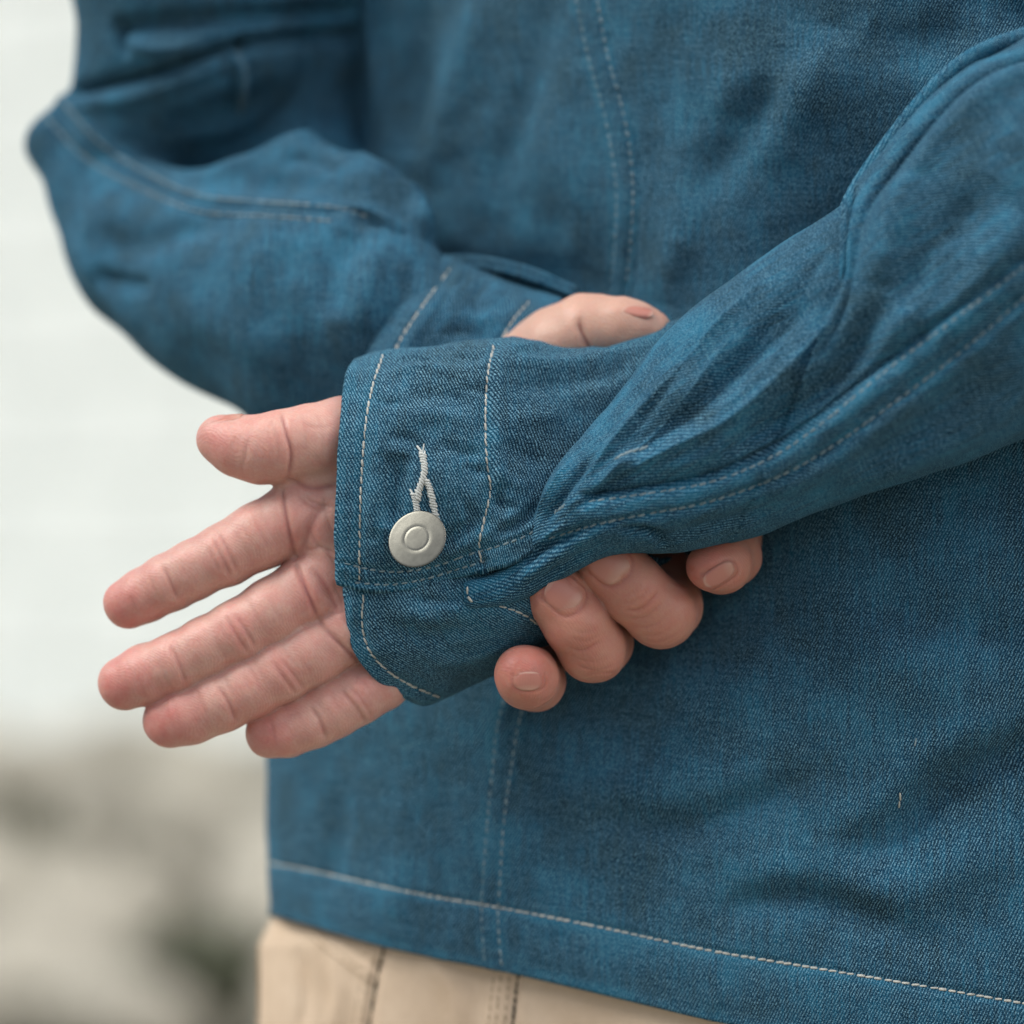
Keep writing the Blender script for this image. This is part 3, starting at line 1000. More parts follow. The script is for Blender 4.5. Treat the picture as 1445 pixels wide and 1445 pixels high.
FLAP = [
    [(545, 610, 215), (515, 535, 195), (501, 506, 120), (489, 532, 50), (481, 600, 8), (477, 700, -8), (475, 770, -4), (478, 823, 8)],
    [(575, 600, 218), (545, 525, 198), (530, 499, 120), (521, 530, 48), (516, 600, 0), (513, 700, -16), (513, 775, -8), (518, 830, 8)],
    [(610, 590, 220), (585, 518, 205), (570, 491, 120), (562, 525, 46), (557, 600, -2), (556, 700, -20), (557, 780, -10), (566, 833, 8)],
    [(660, 585, 225), (645, 510, 208), (632, 484, 120), (625, 518, 44), (621, 600, -2), (620, 700, -18), (620, 768, -6), (626, 820, 10)],
    [(720, 590, 230), (708, 508, 210), (697, 478, 122), (691, 515, 46), (687, 600, 4), (686, 690, -12), (684, 752, -12), (684, 803, -6)],
    [(770, 600, 230), (760, 510, 215), (750, 478, 126), (748, 518, 62), (748, 600, 30), (740, 680, 4), (730, 735, -18), (722, 793, -14)],
    [(830, 600, 230), (822, 520, 220), (815, 489, 130), (815, 525, 80), (812, 600, 58), (802, 680, 30), (790, 730, 4), (778, 764, -6)],
    [(930, 600, 230), (920, 510, 220), (903, 473, 140), (900, 520, 95), (900, 600, 80), (880, 680, 66), (850, 740, 56), (830, 775, 56)],
    [(1030, 580, 230), (1020, 480, 220), (1000, 425, 150), (1000, 520, 100), (1000, 600, 90), (980, 680, 80), (950, 740, 70), (930, 770, 70)]]
RC1 = [(541, 500), (527, 540), (517, 590), (511, 660), (508, 730), (507, 790), (507, 821)]
RC2 = [(697, 486), (688, 530), (685, 590), (687, 650), (692, 690), (683, 735), (676, 770), (680, 798)]
RCB1 = [(484, 794), (520, 803), (560, 807), (610, 800), (660, 783), (705, 770), (740, 757), (765, 742)]
RCB2 = [(500, 822), (550, 825), (600, 817), (650, 802), (685, 792)]
WC = at(720, 640, 110)
flines = [
    (RC1, -4.5, 5, None), (RC2, -5, 5, None), (RCB1, -3.5, 5, None), (RCB2, -3, 4.5, None),
    ([(497, 520), (487, 600), (485, 700), (487, 800)], 3, 9, None), ([(710, 500), (702, 590), (704, 680)], 5, 10, None),
    # dents round the buttonhole
    ([(566, 640), (556, 690), (548, 745)], -15.4, 17), ([(610, 640), (640, 700), (650, 740)], 7.0, 20), ([(535, 600), (530, 680), (528, 760)], 7.0, 12),
    ([(570, 560), (620, 555), (670, 570)], -7.0, 12), ([(545, 530), (600, 520), (660, 530)], 7.0, 11), ([(560, 590), (620, 585), (675, 600)], 5.6, 12),
    ([(545, 615), (580, 620), (600, 640)], -7.0, 9), ([(620, 620), (650, 640), (680, 640)], -5.6, 9), ([(640, 690), (660, 720), (672, 750)], -5.6, 10),
    ([(560, 510), (585, 505), (610, 512)], -5.6, 7), ([(640, 500), (665, 505), (688, 500)], -5.6, 7), ([(525, 560), (545, 568), (570, 566)], -4.9, 7), ([(530, 640), (545, 650), (556, 648)], -4.2, 7),
    ([(650, 545), (672, 550), (690, 545)], -5.6, 7), ([(655, 655), (675, 665), (690, 662)], -5.6, 7), ([(610, 770), (640, 755), (668, 735)], -7.0, 9),
    ([(600, 795), (640, 778), (690, 752), (730, 742)], 5.6, 9),
    # gathers right of the second stitch line
    ([(710, 520), (740, 510), (800, 512), (880, 490)], 7, 12), ([(706, 545), (760, 545), (850, 530), (910, 500)], -7, 14), ([(700, 600), (740, 590), (790, 590)], 6, 14),
    ([(705, 630), (740, 640), (770, 650)], -8, 14), ([(700, 660), (720, 680), (745, 690)], 6, 10), ([(696, 700), (715, 715), (735, 716)], -9, 10),
    ([(715, 690), (722, 720), (715, 740)], 5, 8), ([(690, 752), (720, 745), (745, 728), (765, 706)], -12, 9), ([(720, 500), (735, 490), (760, 488)], 5, 9),
]
flap, ft = sheet('cuff', FLAP, 240, 230, flines, M['denim_cuff'], 31, 1.0, 10, WC, worn=[shift(RC1, -4), RC2, RCB1, RCB2, [(500, 512), (484, 600), (480, 700), (481, 815)], [(482, 822), (560, 830), (640, 815), (720, 786)]])
flap['label'] = 'buttoned denim cuff flap'
UNDER = [
    [(488, 760, 30), (487, 838, 24), (492, 893, 32), (514, 940, 46), (558, 977, 78), (606, 997, 130), (650, 965, 225)],
    [(530, 760, 25), (528, 838, 14), (536, 890, 20), (560, 932, 34), (600, 965, 68), (650, 976, 125), (690, 935, 225)],
    [(585, 775, 25), (590, 838, 8), (600, 885, 12), (622, 920, 38), (655, 950, 84), (700, 954, 150), (740, 905, 225)],
    [(660, 780, 30), (668, 832, 8), (684, 870, 14), (704, 897, 38), (736, 918, 84), (775, 910, 150), (800, 850, 225)],
    [(760, 760, 44), (772, 800, 28), (792, 835, 32), (812, 856, 52), (842, 866, 92), (870, 852, 150), (890, 800, 225)],
    [(880, 700, 70), (890, 740, 60), (905, 770, 60), (920, 790, 72), (945, 795, 110), (970, 780, 165), (990, 730, 225)]]
UC1 = [(513, 838), (511, 880), (520, 915), (545, 945), (580, 967), (622, 985)]
UC2 = [(690, 853), (715, 858), (740, 868), (762, 884), (782, 900)]
ulines = [(UC1, -4, 5, None), (UC2, -3.5, 4.5, None), ([(560, 850), (600, 870), (660, 860)], 8, 16), ([(530, 880), (600, 900), (680, 880)], -7, 18), ([(600, 930), (660, 930), (720, 905)], 6, 16),
          ([(580, 845), (620, 850), (650, 848)], -5, 7), ([(600, 855), (630, 858), (655, 862)], 3, 6), ([(498, 850), (496, 890), (510, 930), (545, 965), (600, 990)], 3, 8, None)]
under, ut = sheet('cuff_underlap', UNDER, 170, 150, ulines, M['denim_cuff'], 41, 0.9, 9, WC, worn=[UC1, [(491, 850), (496, 895), (518, 938), (560, 973), (604, 993)], [(660, 862), (690, 860), (720, 870)]])

# ---- near sleeve: the lobe that blouses over the cuff
LOBE = [  # top, bottom, front depth, back depth
    ((1640, -110), (2000, 440), -350, 60), ((1445, 45), (1763, 516), -300, 62), ((1330, 116), (1560, 582), -250, 66), ((1203, 256), (1385, 645), -205, 84),
    ((1077, 349), (1232, 697), -168, 110), ((945, 455), (1092, 748), -130, 130), ((850, 578), (975, 780), -100, 110), ((785, 662), (868, 786), -76, 70),
    ((755, 724), (790, 820), -30, 56), ((735, 775), (746, 843), -8, 48), ((700, 806), (704, 855), -4, 36), ((668, 816), (670, 858), 0, 30), ((654, 822), (655, 854), 6, 20)]
rr = []
for T, B, fd, bd in LOBE:
    T, B = np.array(T, float), np.array(B, float)
    c, h = (T + B) / 2, (T - B) / 2
    m_, e_ = (fd + bd) / 2, (bd - fd) / 2
    row = []
    for a in np.linspace(0, 2 * np.pi, 20, endpoint=False):
        s_, c_ = math.sin(a), math.cos(a)
        s2 = math.copysign(abs(s_) ** 0.9, s_); c2 = math.copysign(abs(c_) ** 0.85, c_)
        p = c + h * s2
        row.append(at(p[0], p[1], m_ - e_ * c2))
    rr.append(row)
NM, NN = 420, 420
C = np.array(rr)
C = catmull(np.swapaxes(catmull(np.swapaxes(C, 0, 1), NN, True), 0, 1), NM)
sV = C.reshape(-1, 3); sF = grid_faces(NM, NN, True)
scen = np.repeat(C.mean(1), NN, 0)
sN = quad_normals(sV, sF); sN *= np.sign(np.sum(sN * (sV - scen), 1, keepdims=True))
fadeN = np.repeat(np.clip(np.linspace(1.0, 0.25, NM), 0.25, 1), NN)
sV = sV + sN * (fadeN * S * (noise3(sV, 0.035, 51) * 6 + noise3(sV, 0.015, 52) * 3.5 + noise3(sV, 0.007, 53) * 1.6 + noise3(sV, 0.004, 54) * 0.6))[:, None]
SA = [(1500, 335), (1445, 376), (1345, 452), (1252, 522), (1150, 605), (1080, 650), (1000, 681), (910, 697), (830, 708)]
SB = [(1500, 380), (1445, 421), (1370, 485), (1297, 542), (1171, 632), (1090, 676), (1000, 708), (920, 724), (850, 738), (773, 760)]
RIDGE = [(1500, 45), (1445, 62), (1390, 78), (1345, 106), (1300, 150), (1262, 198), (1225, 246), (1203, 282), (1194, 320), (1190, 375)]
slines = [
    (shift(RIDGE, 15, 13), -26, 9, 'a', 'v'), (shift(RIDGE, 40, 30), 12, 18, 'a'),
    ([(1165, 450), (1186, 390), (1190, 320), (1203, 268)], -34, 120, None, 's'), ([(1204, 300), (1202, 370), (1188, 440), (1150, 510)], -12, 9, True, 'v'),
    ([(1150, 330), (1120, 400), (1060, 470)], -9, 16),
    (shift(SA, -5, -9), -17, 8, None, 'v'), ([((a[0] + 0), (a[1] + 14)) for a in SA], 7, 15, None, 'p'), (SA, -3.4, 4.5, None), (SB, -4.5, 4.5, None), (shift(SB, 6, 12), 5, 12, None),
    # long taut folds running into the cuff
    ([(1175, 440), (1110, 520), (1030, 590), (930, 640), (850, 690)], 24, 24, True, 'v'), ([(1150, 400), (1060, 500), (960, 590), (880, 650)], -20, 18), ([(1080, 380), (990, 480), (905, 580), (820, 680)], 15, 20, True, 'v'),
    ([(1250, 420), (1190, 520), (1110, 590), (1020, 640)], -26, 20), ([(1400, 250), (1320, 360), (1270, 440)], -20, 30), ([(1440, 300), (1390, 390), (1300, 470)], 20, 26),
    ([(1290, 250), (1260, 330), (1240, 400)], 18, 22), ([(930, 640), (880, 655), (840, 690), (800, 715)], 12, 13, True, 'v'), ([(905, 662), (860, 684), (815, 716)], -13, 7),
    ([(1010, 440), (950, 530), (890, 610), (830, 680)], -9, 9), ([(1030, 470), (975, 550), (920, 615), (860, 670)], 8, 11, True, 'v'), ([(1110, 470), (1060, 540), (1000, 590)], 9, 13, True, 'v'), ([(1340, 330), (1300, 420), (1230, 500)], 13, 16),
    ([(1090, 430), (1040, 500), (985, 560)], -8, 9), ([(1060, 590), (1000, 640), (930, 665)], 8, 10),
    ([(840, 640), (800, 690), (765, 740)], -11, 8), ([(805, 650), (780, 690), (758, 730)], 9, 11, True, 'v'),
    ([(830, 745), (795, 760), (765, 775), (740, 795)], -14, 8), ([(800, 740), (780, 752), (760, 768)], 7, 6), ([(810, 772), (770, 796), (725, 826)], 8, 10), ([(840, 772), (790, 800), (740, 828)], -6, 9),
    ([(1300, 560), (1200, 640), (1080, 700)], 9, 20), ([(1400, 520), (1300, 600), (1200, 660)], -11, 24), ([(1445, 560), (1330, 630), (1200, 685)], 10, 22),
    ([(1100, 715), (1000, 745), (920, 765)], -8, 14),
    ([(940, 775), (928, 757), (905, 748), (870, 745)], -14, 8), ([(905, 590), (870, 630), (850, 640)], 6, 10),
]
sV = crease(sV, sF, slines, outward=sV - scen, pucker=1.6)
def sweep(path, rads, ns=14, seg=140):
    Pn = catmull(ats(path), seg); rd = np.interp(np.linspace(0, 1, seg), np.linspace(0, 1, len(rads)), rads) * S
    T = np.gradient(Pn, axis=0); T /= np.linalg.norm(T, axis=1, keepdims=True)
    A = np.cross(T, np.array([0, 1.0, 0])); A /= np.linalg.norm(A, axis=1, keepdims=True); B = np.cross(T, A)
    th = np.linspace(0, 2 * np.pi, ns, endpoint=False)
    V = Pn[:, None] + rd[:, None, None] * (A[:, None] * np.cos(th)[None, :, None] + B[:, None] * np.sin(th)[None, :, None])
    V = V.reshape(-1, 3) + (noise3(V.reshape(-1, 3), 0.006, 91) * 1.4 * S)[:, None]
    return V, grid_faces(seg, ns, True)
wV, wF = sweep([(1640, -60, -140), (1540, 20, -138), (1445, 52, -132), (1388, 72, -122), (1340, 104, -112), (1296, 150, -104), (1258, 198, -96), (1222, 246, -92), (1202, 284, -104), (1193, 325, -122), (1190, 372, -140), (1184, 420, -138)], [13, 13, 13, 12, 12, 12, 12, 11, 11, 9, 6, 2])
circ = np.linalg.norm(np.diff(np.concatenate([C, C[:, :1]], 1), axis=1), axis=2).sum(1)
fr = np.linspace(0, 1, NN, endpoint=False); fr = np.where(fr < 0.5, fr, fr - 1)
seg_u = (circ[:, None] * fr[None]).ravel()
sw_ = seam_wear(sV, sF, [SA, SB, shift(SA, 0, 14), shift(RIDGE, 6, 6), [(945, 462), (860, 580), (775, 690)], [(660, 826), (700, 812), (740, 790)]], 10)
axis_s = np.concatenate([[0], np.cumsum(np.linalg.norm(np.diff(C.mean(1), axis=0), axis=1))])
uvS = np.concatenate([np.stack([seg_u, np.repeat(axis_s, NN)], 1), wV[:, [0, 2]]])
near_sleeve = make('sleeve', np.concatenate([sV, wV]), np.concatenate([sF, wF + len(sV)]), M['denim_sleeve'], jacket, uv=uvS, attr={'wear': np.concatenate([sw_, np.full(len(wV), 0.55)])})
near_sleeve['label'] = 'denim sleeve folding down over the buttoned cuff'
nt = bvh_of(sV, sF)
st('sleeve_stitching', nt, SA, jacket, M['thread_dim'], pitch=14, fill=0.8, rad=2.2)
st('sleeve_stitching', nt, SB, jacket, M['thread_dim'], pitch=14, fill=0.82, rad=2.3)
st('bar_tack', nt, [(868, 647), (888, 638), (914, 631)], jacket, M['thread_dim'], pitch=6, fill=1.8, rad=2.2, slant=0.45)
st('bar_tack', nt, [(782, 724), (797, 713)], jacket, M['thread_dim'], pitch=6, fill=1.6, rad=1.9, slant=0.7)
st('cuff_stitching', nt, [(660, 826), (660, 840), (668, 852)], jacket, M['thread'], pitch=12, fill=1.0, rad=2.0)
st('cuff_stitching', ft, RC1, jacket, M['thread'], pitch=12.5, fill=1.02, rad=1.9, slant=0.16)
st('cuff_stitching', ft, RC2, jacket, M['thread'], pitch=12.5, fill=1.02, rad=1.9, slant=0.16)
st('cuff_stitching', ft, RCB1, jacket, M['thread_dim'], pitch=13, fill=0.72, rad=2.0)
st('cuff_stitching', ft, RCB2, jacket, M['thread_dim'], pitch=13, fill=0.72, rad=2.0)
st('cuff_stitching', ut, UC1, jacket, M['thread'], pitch=12.5, fill=1.0, rad=1.8)
st('cuff_stitching', ut, UC2, jacket, M['thread'], pitch=12.5, fill=1.0, rad=1.8)

# ---- button and its worked buttonhole
def frame_from(nrm, up=(0, 0, 1)):
    z = np.array(nrm) / np.linalg.norm(nrm)
    x = np.cross(up, z); x /= np.linalg.norm(x)
    return x, np.cross(z, x), z

def lathe(prof, seg, o, x, y, z, ex=1.0):
    V, Fq = [], []
    for r, h in prof:
        for a in range(seg):
            t = 2 * math.pi * a / seg
            V.append(o + x * math.cos(t) * r * ex + y * math.sin(t) * r + z * h)
    for i in range(len(prof) - 1):
        for a in range(seg):
            Fq.append([i * seg + a, i * seg + (a + 1) % seg, (i + 1) * seg + (a + 1) % seg, (i + 1) * seg + a])
    return np.array(V), np.array(Fq)

hit, _ = cast(ft, 589, 761)
bo = at(589, 761, -38)
bx, by, bz = frame_from((-0.30, -1.0, 0.40))
# tilt the disc so it reads as the slightly leaning ellipse
ca, sa_ = math.cos(R(20)), math.sin(R(20))
prof = [(0.01, 6.6), (8, 6.6), (14, 6.4), (17.2, 6.3), (17.8, 5.9), (18.3, 5.9), (18.9, 6.2), (24, 5.8), (32, 5.0), (37, 4.4), (39.5, 4.2), (41, 3.9), (42, 3.2), (42, 1.4), (40.5, 0), (36, -1), (12, -2), (9, -8), (9, -26), (0.01, -26)]
V, Fq = lathe([(r * S, h * S * (0.5 if h > 0 else 1)) for r, h in prof], 72, bo, bx, by, bz)
button = make('button', V, Fq, M['metal'], jacket)
button['label'] = 'round silver metal button with a ring in its centre'

def cord(name, tree, pts, rad, parent, mat, lift=1.5, twist=7, extra=None):
    """a corded row of tight little wraps along a traced line"""
    L, Ns = [], []
    for p in catmull(np.array(pts, float), 30 * len(pts)):
        h, nn = cast(tree, p[0], p[1])
        L.append(h + nn * lift * S); Ns.append(nn)
    L, Ns = np.array(L), np.array(Ns)
    cum = np.concatenate([[0], np.cumsum(np.linalg.norm(np.diff(L, axis=0), axis=1))])
    n_ = int(cum[-1] / (rad * 0.85 * S))
    VV, FF = [], []
    for k_ in range(n_):
        s0 = (k_ + 0.5) / n_ * cum[-1]
        c = np.array([np.interp(s0, cum, L[:, q]) for q in range(3)])
        c2 = np.array([np.interp(s0 + 3 * S, cum, L[:, q]) for q in range(3)]); c1 = np.array([np.interp(s0 - 3 * S, cum, L[:, q]) for q in range(3)])
        t = c2 - c1; t /= np.linalg.norm(t)
        nn = np.array([np.interp(s0, cum, Ns[:, q]) for q in range(3)]); w = np.cross(nn, t)
        ang = 0.95 + rng.normal(0, .12)
        t2 = t * math.cos(ang) + w * math.sin(ang); w2 = np.cross(nn, t2)
        le = 2.5 * rad * S * (1 + rng.normal(0, .1)); r_ = rad * 0.52 * S
        VV.append(c + np.outer(SU[:, 0] * le, t2) + np.outer(SU[:, 1] * r_, w2) + np.outer(SU[:, 2] * rad * 0.8 * S, nn)
                  - np.outer((np.abs(SU[:, 0]) > .3) * rad * 0.5 * S, nn)); FF.append(SF + k_ * len(SU))
    o = make(name, np.concatenate(VV), np.concatenate(FF), mat, parent)
    o['kind'] = 'stuff'
    return o
M['thread_white'] = plain('white_buttonhole_thread', (0.50, 0.52, 0.50), 0.9, var=0.18, scale=1500, bump=0.8, bdist=0.0002, spec=0.2)
cord('buttonhole', ft, [(596, 640), (599, 660), (597, 676), (591, 692), (589, 705)], 4.8, jacket, M['thread_white'])
cord('buttonhole', ft, [(601, 676), (607, 692), (611, 710), (615, 732)], 4.8, jacket, M['thread_white'])
cord('buttonhole', ft, [(583, 696), (587, 710), (590, 732)], 4.0, jacket, M['thread_white'])
st('thread_ends', ft, [(590, 628), (596, 645)], jacket, M['thread_white'], pitch=9, fill=2.0, rad=2.0, slant=0.3)
st('thread_ends', ft, [(597, 629), (600, 648)], jacket, M['thread_white'], pitch=9, fill=2.0, rad=1.6, slant=-0.3)
st('thread_ends', ft, [(581, 692), (586, 712), (583, 734)], jacket, M['thread_white'], pitch=9, fill=2.0, rad=2.2, slant=0.3)

# ------------------------------------------------------------------ hands
def nail(hand, tree, c, tip, w, l, lift=1.2, nrm=None, curve=0.42, pos=None, ex=2.7):
    """nail plate: centre px, tip-direction px, half width and half length in px"""
    h, nn = cast(tree, *c)
    if pos is not None:
        h = pos
    if nrm is not None:
        nn = np.array(nrm, float); nn /= np.linalg.norm(nn)
    t = at(c[0] + tip[0], c[1] + tip[1], tip[2] if len(tip) > 2 else 0) - at(c[0], c[1], 0)
    t -= nn * (t @ nn); t /= np.linalg.norm(t); s_ = np.cross(nn, t)
    m_, n_ = 26, 24
    V, along, edge = [], [], []
    for i in range(m_):
        for j in range(n_):
            a, b = -1 + 2 * i / (m_ - 1), -1 + 2 * j / (n_ - 1)   # a along (tip = 1), b across
            r_ = (abs(a) ** ex + abs(b) ** ex) ** (1 / ex) + 1e-9
            q = max(abs(a), abs(b)) / r_
            u, v_ = a * q, b * q
            rim = max(0, max(abs(a), abs(b)) - 0.86) / 0.14
            drop = -curve * w * v_ * v_ - 0.12 * l * u * u - 2.6 * rim * rim * (0.3 if a > 0.86 else 1)
            V.append(h + t * u * l * S + s_ * v_ * w * S + nn * (drop + lift) * S)
            along.append(0.5 + 0.5 * u + 0.10 * (v_ * v_)); edge.append(v_)
    V = np.array(V); Fq = grid_faces(m_, n_)
    N = quad_normals(V, Fq)
    if (N @ nn).sum() < 0:
        Fq = Fq[:, ::-1]
    return make('fingernail', V, Fq, M['nail'], hand, attr={'along': along, 'across': edge})

def nail_outline(tree, c, tip, w, l):
    t = np.array(tip[:2], float); t /= np.linalg.norm(t); s_ = np.array([-t[1], t[0]])
    c = np.array(c, float)
    return [tuple(c + t * l * a + s_ * w * b) for a, b in ((0.9, -1.1), (0, -1.12), (-0.8, -1.0), (-1.15, -0.4), (-1.15, 0.4), (-0.8, 1.0), (0, 1.12), (0.9, 1.1))]

def flush_of(V, tips):
    g = np.zeros(len(V))
    for (p, r_, a) in tips:
        g = np.maximum(g, a * np.exp(-(np.linalg.norm(V - at(*p), axis=1) / (r_ * S)) ** 2))
    return g

def crease_mask(V, Fc, lines, wid=3.2):
    tree = bvh_of(V, Fc)
    out = np.zeros(len(V))
    for ln in lines:
        L = snap_line(tree, ln[0], 6 * len(ln[0]))
        if L is None or ln[1] >= 0:
            continue
        m = np.all((V > L.min(0) - 4 * wid * S) & (V < L.max(0) + 4 * wid * S), 1)
        d, t = poly_dist(V[m], L)
        out[m] = np.maximum(out[m], np.exp(-(d / (wid * S)) ** 2) * np.clip(np.minimum(t, 1 - t) * 5, 0, 1) * min(1, -ln[1] / 4))
    return out

# open hand, palm to the camera
f = Field(at(110, 1110, -80), at(760, 500, -80) + np.array([0, 0.075, 0]), 2.8)
TH = [(311, 620, 62, 34), (337, 629, 56, 41), (368, 634, 52, 47), (400, 629, 52, 49), (440, 623, 60, 51), (485, 618, 82, 57), (560, 645, 125, 66)]
IX = [(182, 852, 104, 36), (205, 840, 96, 38), (238, 822, 86, 40), (275, 803, 78, 41), (318, 783, 72, 43.5), (365, 757, 72, 46), (415, 733, 78, 50), (520, 700, 104, 60)]
MD = [(177, 963, 96, 39), (205, 952, 88, 41), (250, 934, 78, 41.5), (292, 913, 70, 41.5), (337, 890, 64, 43.5), (385, 862, 66, 46), (440, 832, 76, 50), (540, 770, 110, 62)]
RG = [(241, 1016, 94, 39), (268, 1008, 86, 41.5), (315, 988, 78, 43), (355, 968, 72, 43.5), (397, 945, 70, 44.5), (440, 920, 72, 46), (485, 892, 84, 49), (570, 820, 115, 60)]
PK = [(383, 1034, 98, 37), (405, 1029, 94, 39), (440, 1016, 90, 40), (470, 1000, 88, 41), (503, 981, 92, 42), (535, 957, 106, 45), (565, 925, 136, 48), (620, 860, 160, 56)]
for ch in (IX, MD, RG, PK):
    f.add(ch, 10, 2.5)
f.add([(455, 760, 92, 50), (490, 850, 96, 50), (545, 905, 125, 44)], 20, 12)
f.add([(480, 740, 86, 56), (600, 720, 118, 84), (680, 690, 130, 84)], 20, 26)
f.add([(560, 880, 135, 54), (620, 800, 128, 78), (690, 720, 132, 82)], 20, 26)
f.add(TH, 14, 14)
f.add([(445, 700, 86, 46), (520, 660, 100, 60)], 14, 22)
hV, hF = f.mesh(2)
del f
hlines = [
    # thumb
    ([(397, 580), (404, 610), (411, 640), (407, 677)], -3.2, 3.6, True), ([(388, 605), (393, 630), (392, 655)], -0.8, 4), ([(424, 585), (432, 610), (432, 645)], -0.8, 3.5), ([(444, 580), (454, 610), (455, 655)], -0.7, 3.5),
    ([(408, 677), (440, 688), (478, 682)], -3, 5, None),
    # index
    ([(397, 692), (404, 730), (416, 786)], -3.4, 4, None), ([(300, 755), (312, 785), (328, 818)], -1.5, 3.6), ([(311, 752), (323, 780), (338, 812)], -1.5, 3.2), ([(228, 795), (240, 820), (252, 848)], -1.9, 3.4),
    # middle
    ([(318, 868), (336, 900), (352, 924)], -1.6, 3.6), ([(330, 864), (347, 890), (362, 916)], -1.5, 3.2), ([(240, 908), (252, 935), (263, 966)], -1.9, 3.4), ([(418, 797), (431, 830), (450, 876)], -3.2, 4, None),
    # ring
    ([(384, 932), (400, 956), (418, 980)], -1.6, 3.4), ([(395, 928), (411, 948), (430, 974)], -1.4, 3.2), ([(307, 968), (322, 990), (334, 1020)], -1.9, 3.4), ([(454, 882), (475, 905), (508, 934)], -2.8, 4, None),
    # little
    ([(478, 972), (500, 995), (518, 1022)], -1.5, 3.4), ([(489, 965), (509, 986), (527, 1014)], -1.3, 3.2), ([(437, 996), (451, 1016), (461, 1044)], -1.8, 3.4),
    # palm
    ([(420, 790), (432, 760), (445, 730), (470, 700)], -2.2, 8), ([(440, 800), (462, 830), (480, 870)], -2.6, 7), ([(420, 700), (440, 715), (470, 722)], -1.8, 7), ([(430, 715), (455, 780), (476, 800)], 3, 20),
    ([(460, 770), (470, 790), (480, 800)], -1.2, 3.5), ([(470, 840), (485, 880), (500, 910)], 3, 14),
]
for ch in (IX, MD, RG, PK, TH[:5]):
    for a_, b_ in zip(ch[:-2], ch[1:-1]):
        for q in range(2):
            f_ = rng.uniform(0, 1); cx, cy, rr_ = (a_[0] + (b_[0] - a_[0]) * f_, a_[1] + (b_[1] - a_[1]) * f_, a_[3] * rng.uniform(.3, .75))
            dx, dy = b_[0] - a_[0], b_[1] - a_[1]; ln_ = math.hypot(dx, dy); ux, uy = -dy / ln_, dx / ln_; o_ = rng.uniform(-.35, .35) * a_[3]
            hlines.append(([(cx + ux * (o_ - rr_), cy + uy * (o_ - rr_)), (cx + ux * o_ + rng.normal(0, 2), cy + uy * o_ + rng.normal(0, 2)), (cx + ux * (o_ + rr_), cy + uy * (o_ + rr_))], -rng.uniform(.3, .7), 3.0))
hlines += [([(430, 700), (450, 712), (478, 716)], -1.2, 3), ([(436, 745), (452, 770), (478, 782)], -1.3, 3), ([(425, 770), (440, 775), (462, 768)], -.8, 3), ([(455, 690), (462, 730), (474, 760)], -.9, 3),
           ([(470, 820), (482, 850), (486, 880)], -1.2, 3), ([(455, 860), (475, 866), (490, 862)], -.8, 3), ([(490, 900), (510, 925), (530, 935)], -1.0, 3), ([(440, 640), (455, 655), (470, 660)], -.7, 3), ([(430, 600), (450, 604), (468, 600)], -.6, 3)]
hV = hV + quad_normals(hV, hF) * (noise3(hV, 0.009, 61) * 1.3 * S + noise3(hV, 0.004, 62) * 0.5 * S)[:, None]
mask = crease_mask(hV, hF, hlines)
hV = crease(hV, hF, [(l_[0], l_[1] * (1.35 if l_[1] < 0 else 1)) + tuple(l_[2:]) for l_ in hlines])
fl = flush_of(hV, [((165, 860, 60), 60, .85), ((160, 970, 50), 62, .85), ((222, 1022, 50), 62, .85), ((370, 1040, 50), 55, .8), ((300, 625, 10), 60, .55), ((420, 760, 20), 45, .6), ((450, 850, 20), 45, .6), ((310, 790, 10), 35, .35), ((335, 895, 10), 40, .45), ((400, 950, 10), 40, .45), ((520, 960, 20), 50, .5), ((370, 660, -20), 50, .4)])
open_hand = make('hand', hV, hF, M['skin_palm'], person, attr={'flush': fl * 0.85 + 0.12, 'lines': mask, 'pallor': np.zeros(len(hV))})
open_hand['label'] = 'open hand with the palm turned outwards and fingers pointing left'
ht = bvh_of(hV, hF)
nail(open_hand, ht, (316, 588), (-10, 3, 2), 23, 29, 0.0, nrm=(-0.20, -0.12, 1.0), curve=0.3, pos=at(316, 586, 52))

# gripping hand: thumb above, four fingers curling up from below
f = Field(at(660, 1060, -70), at(1130, 380, -70) + np.array([0, 0.105, 0]), 2.8)
f.add([(922, 468, 158, 27), (905, 466, 160, 35), (878, 464, 168, 43), (850, 466, 178, 47)], 12, 4)
f.add([(850, 466, 184, 49), (826, 470, 190, 54), (790, 492, 214, 58), (740, 530, 260, 70)], 14, 6)
f.add([(770, 810, 48, 36), (788, 842, 42, 42), (813, 880, 44, 45), (836, 915, 66, 46.5), (845, 905, 110, 47), (815, 820, 240, 50)], 12, 4)
f.add([(838, 765, 48, 40), (862, 795, 42, 45), (895, 832, 44, 47), (932, 866, 62, 48), (940, 855, 110, 49), (900, 740, 260, 54)], 12, 4)
f.add([(1004, 799, 26, 36), (1018, 796, 50, 40), (1034, 786, 95, 39), (1035, 755, 160, 40), (985, 650, 280, 54)], 12, 4)
f.add([(737, 952, 24, 40), (744, 956, 46, 43), (756, 962, 92, 40), (752, 940, 150, 42), (735, 830, 250, 48)], 12, 4)
f.add([(735, 830, 265, 46), (815, 790, 270, 50), (900, 730, 280, 52), (985, 650, 290, 52), (800, 560, 290, 66)], 20, 20)
f.add([(730, 530, 290, 72), (640, 500, 320, 78)], 20, 20)
gV, gF = f.mesh(2)
del f
N1 = ((797, 838), (-26, -24)); N2 = ((857, 792), (-24, -22)); N3 = ((1016, 812), (-20, 12)); N4 = ((747, 962), (0, -10))
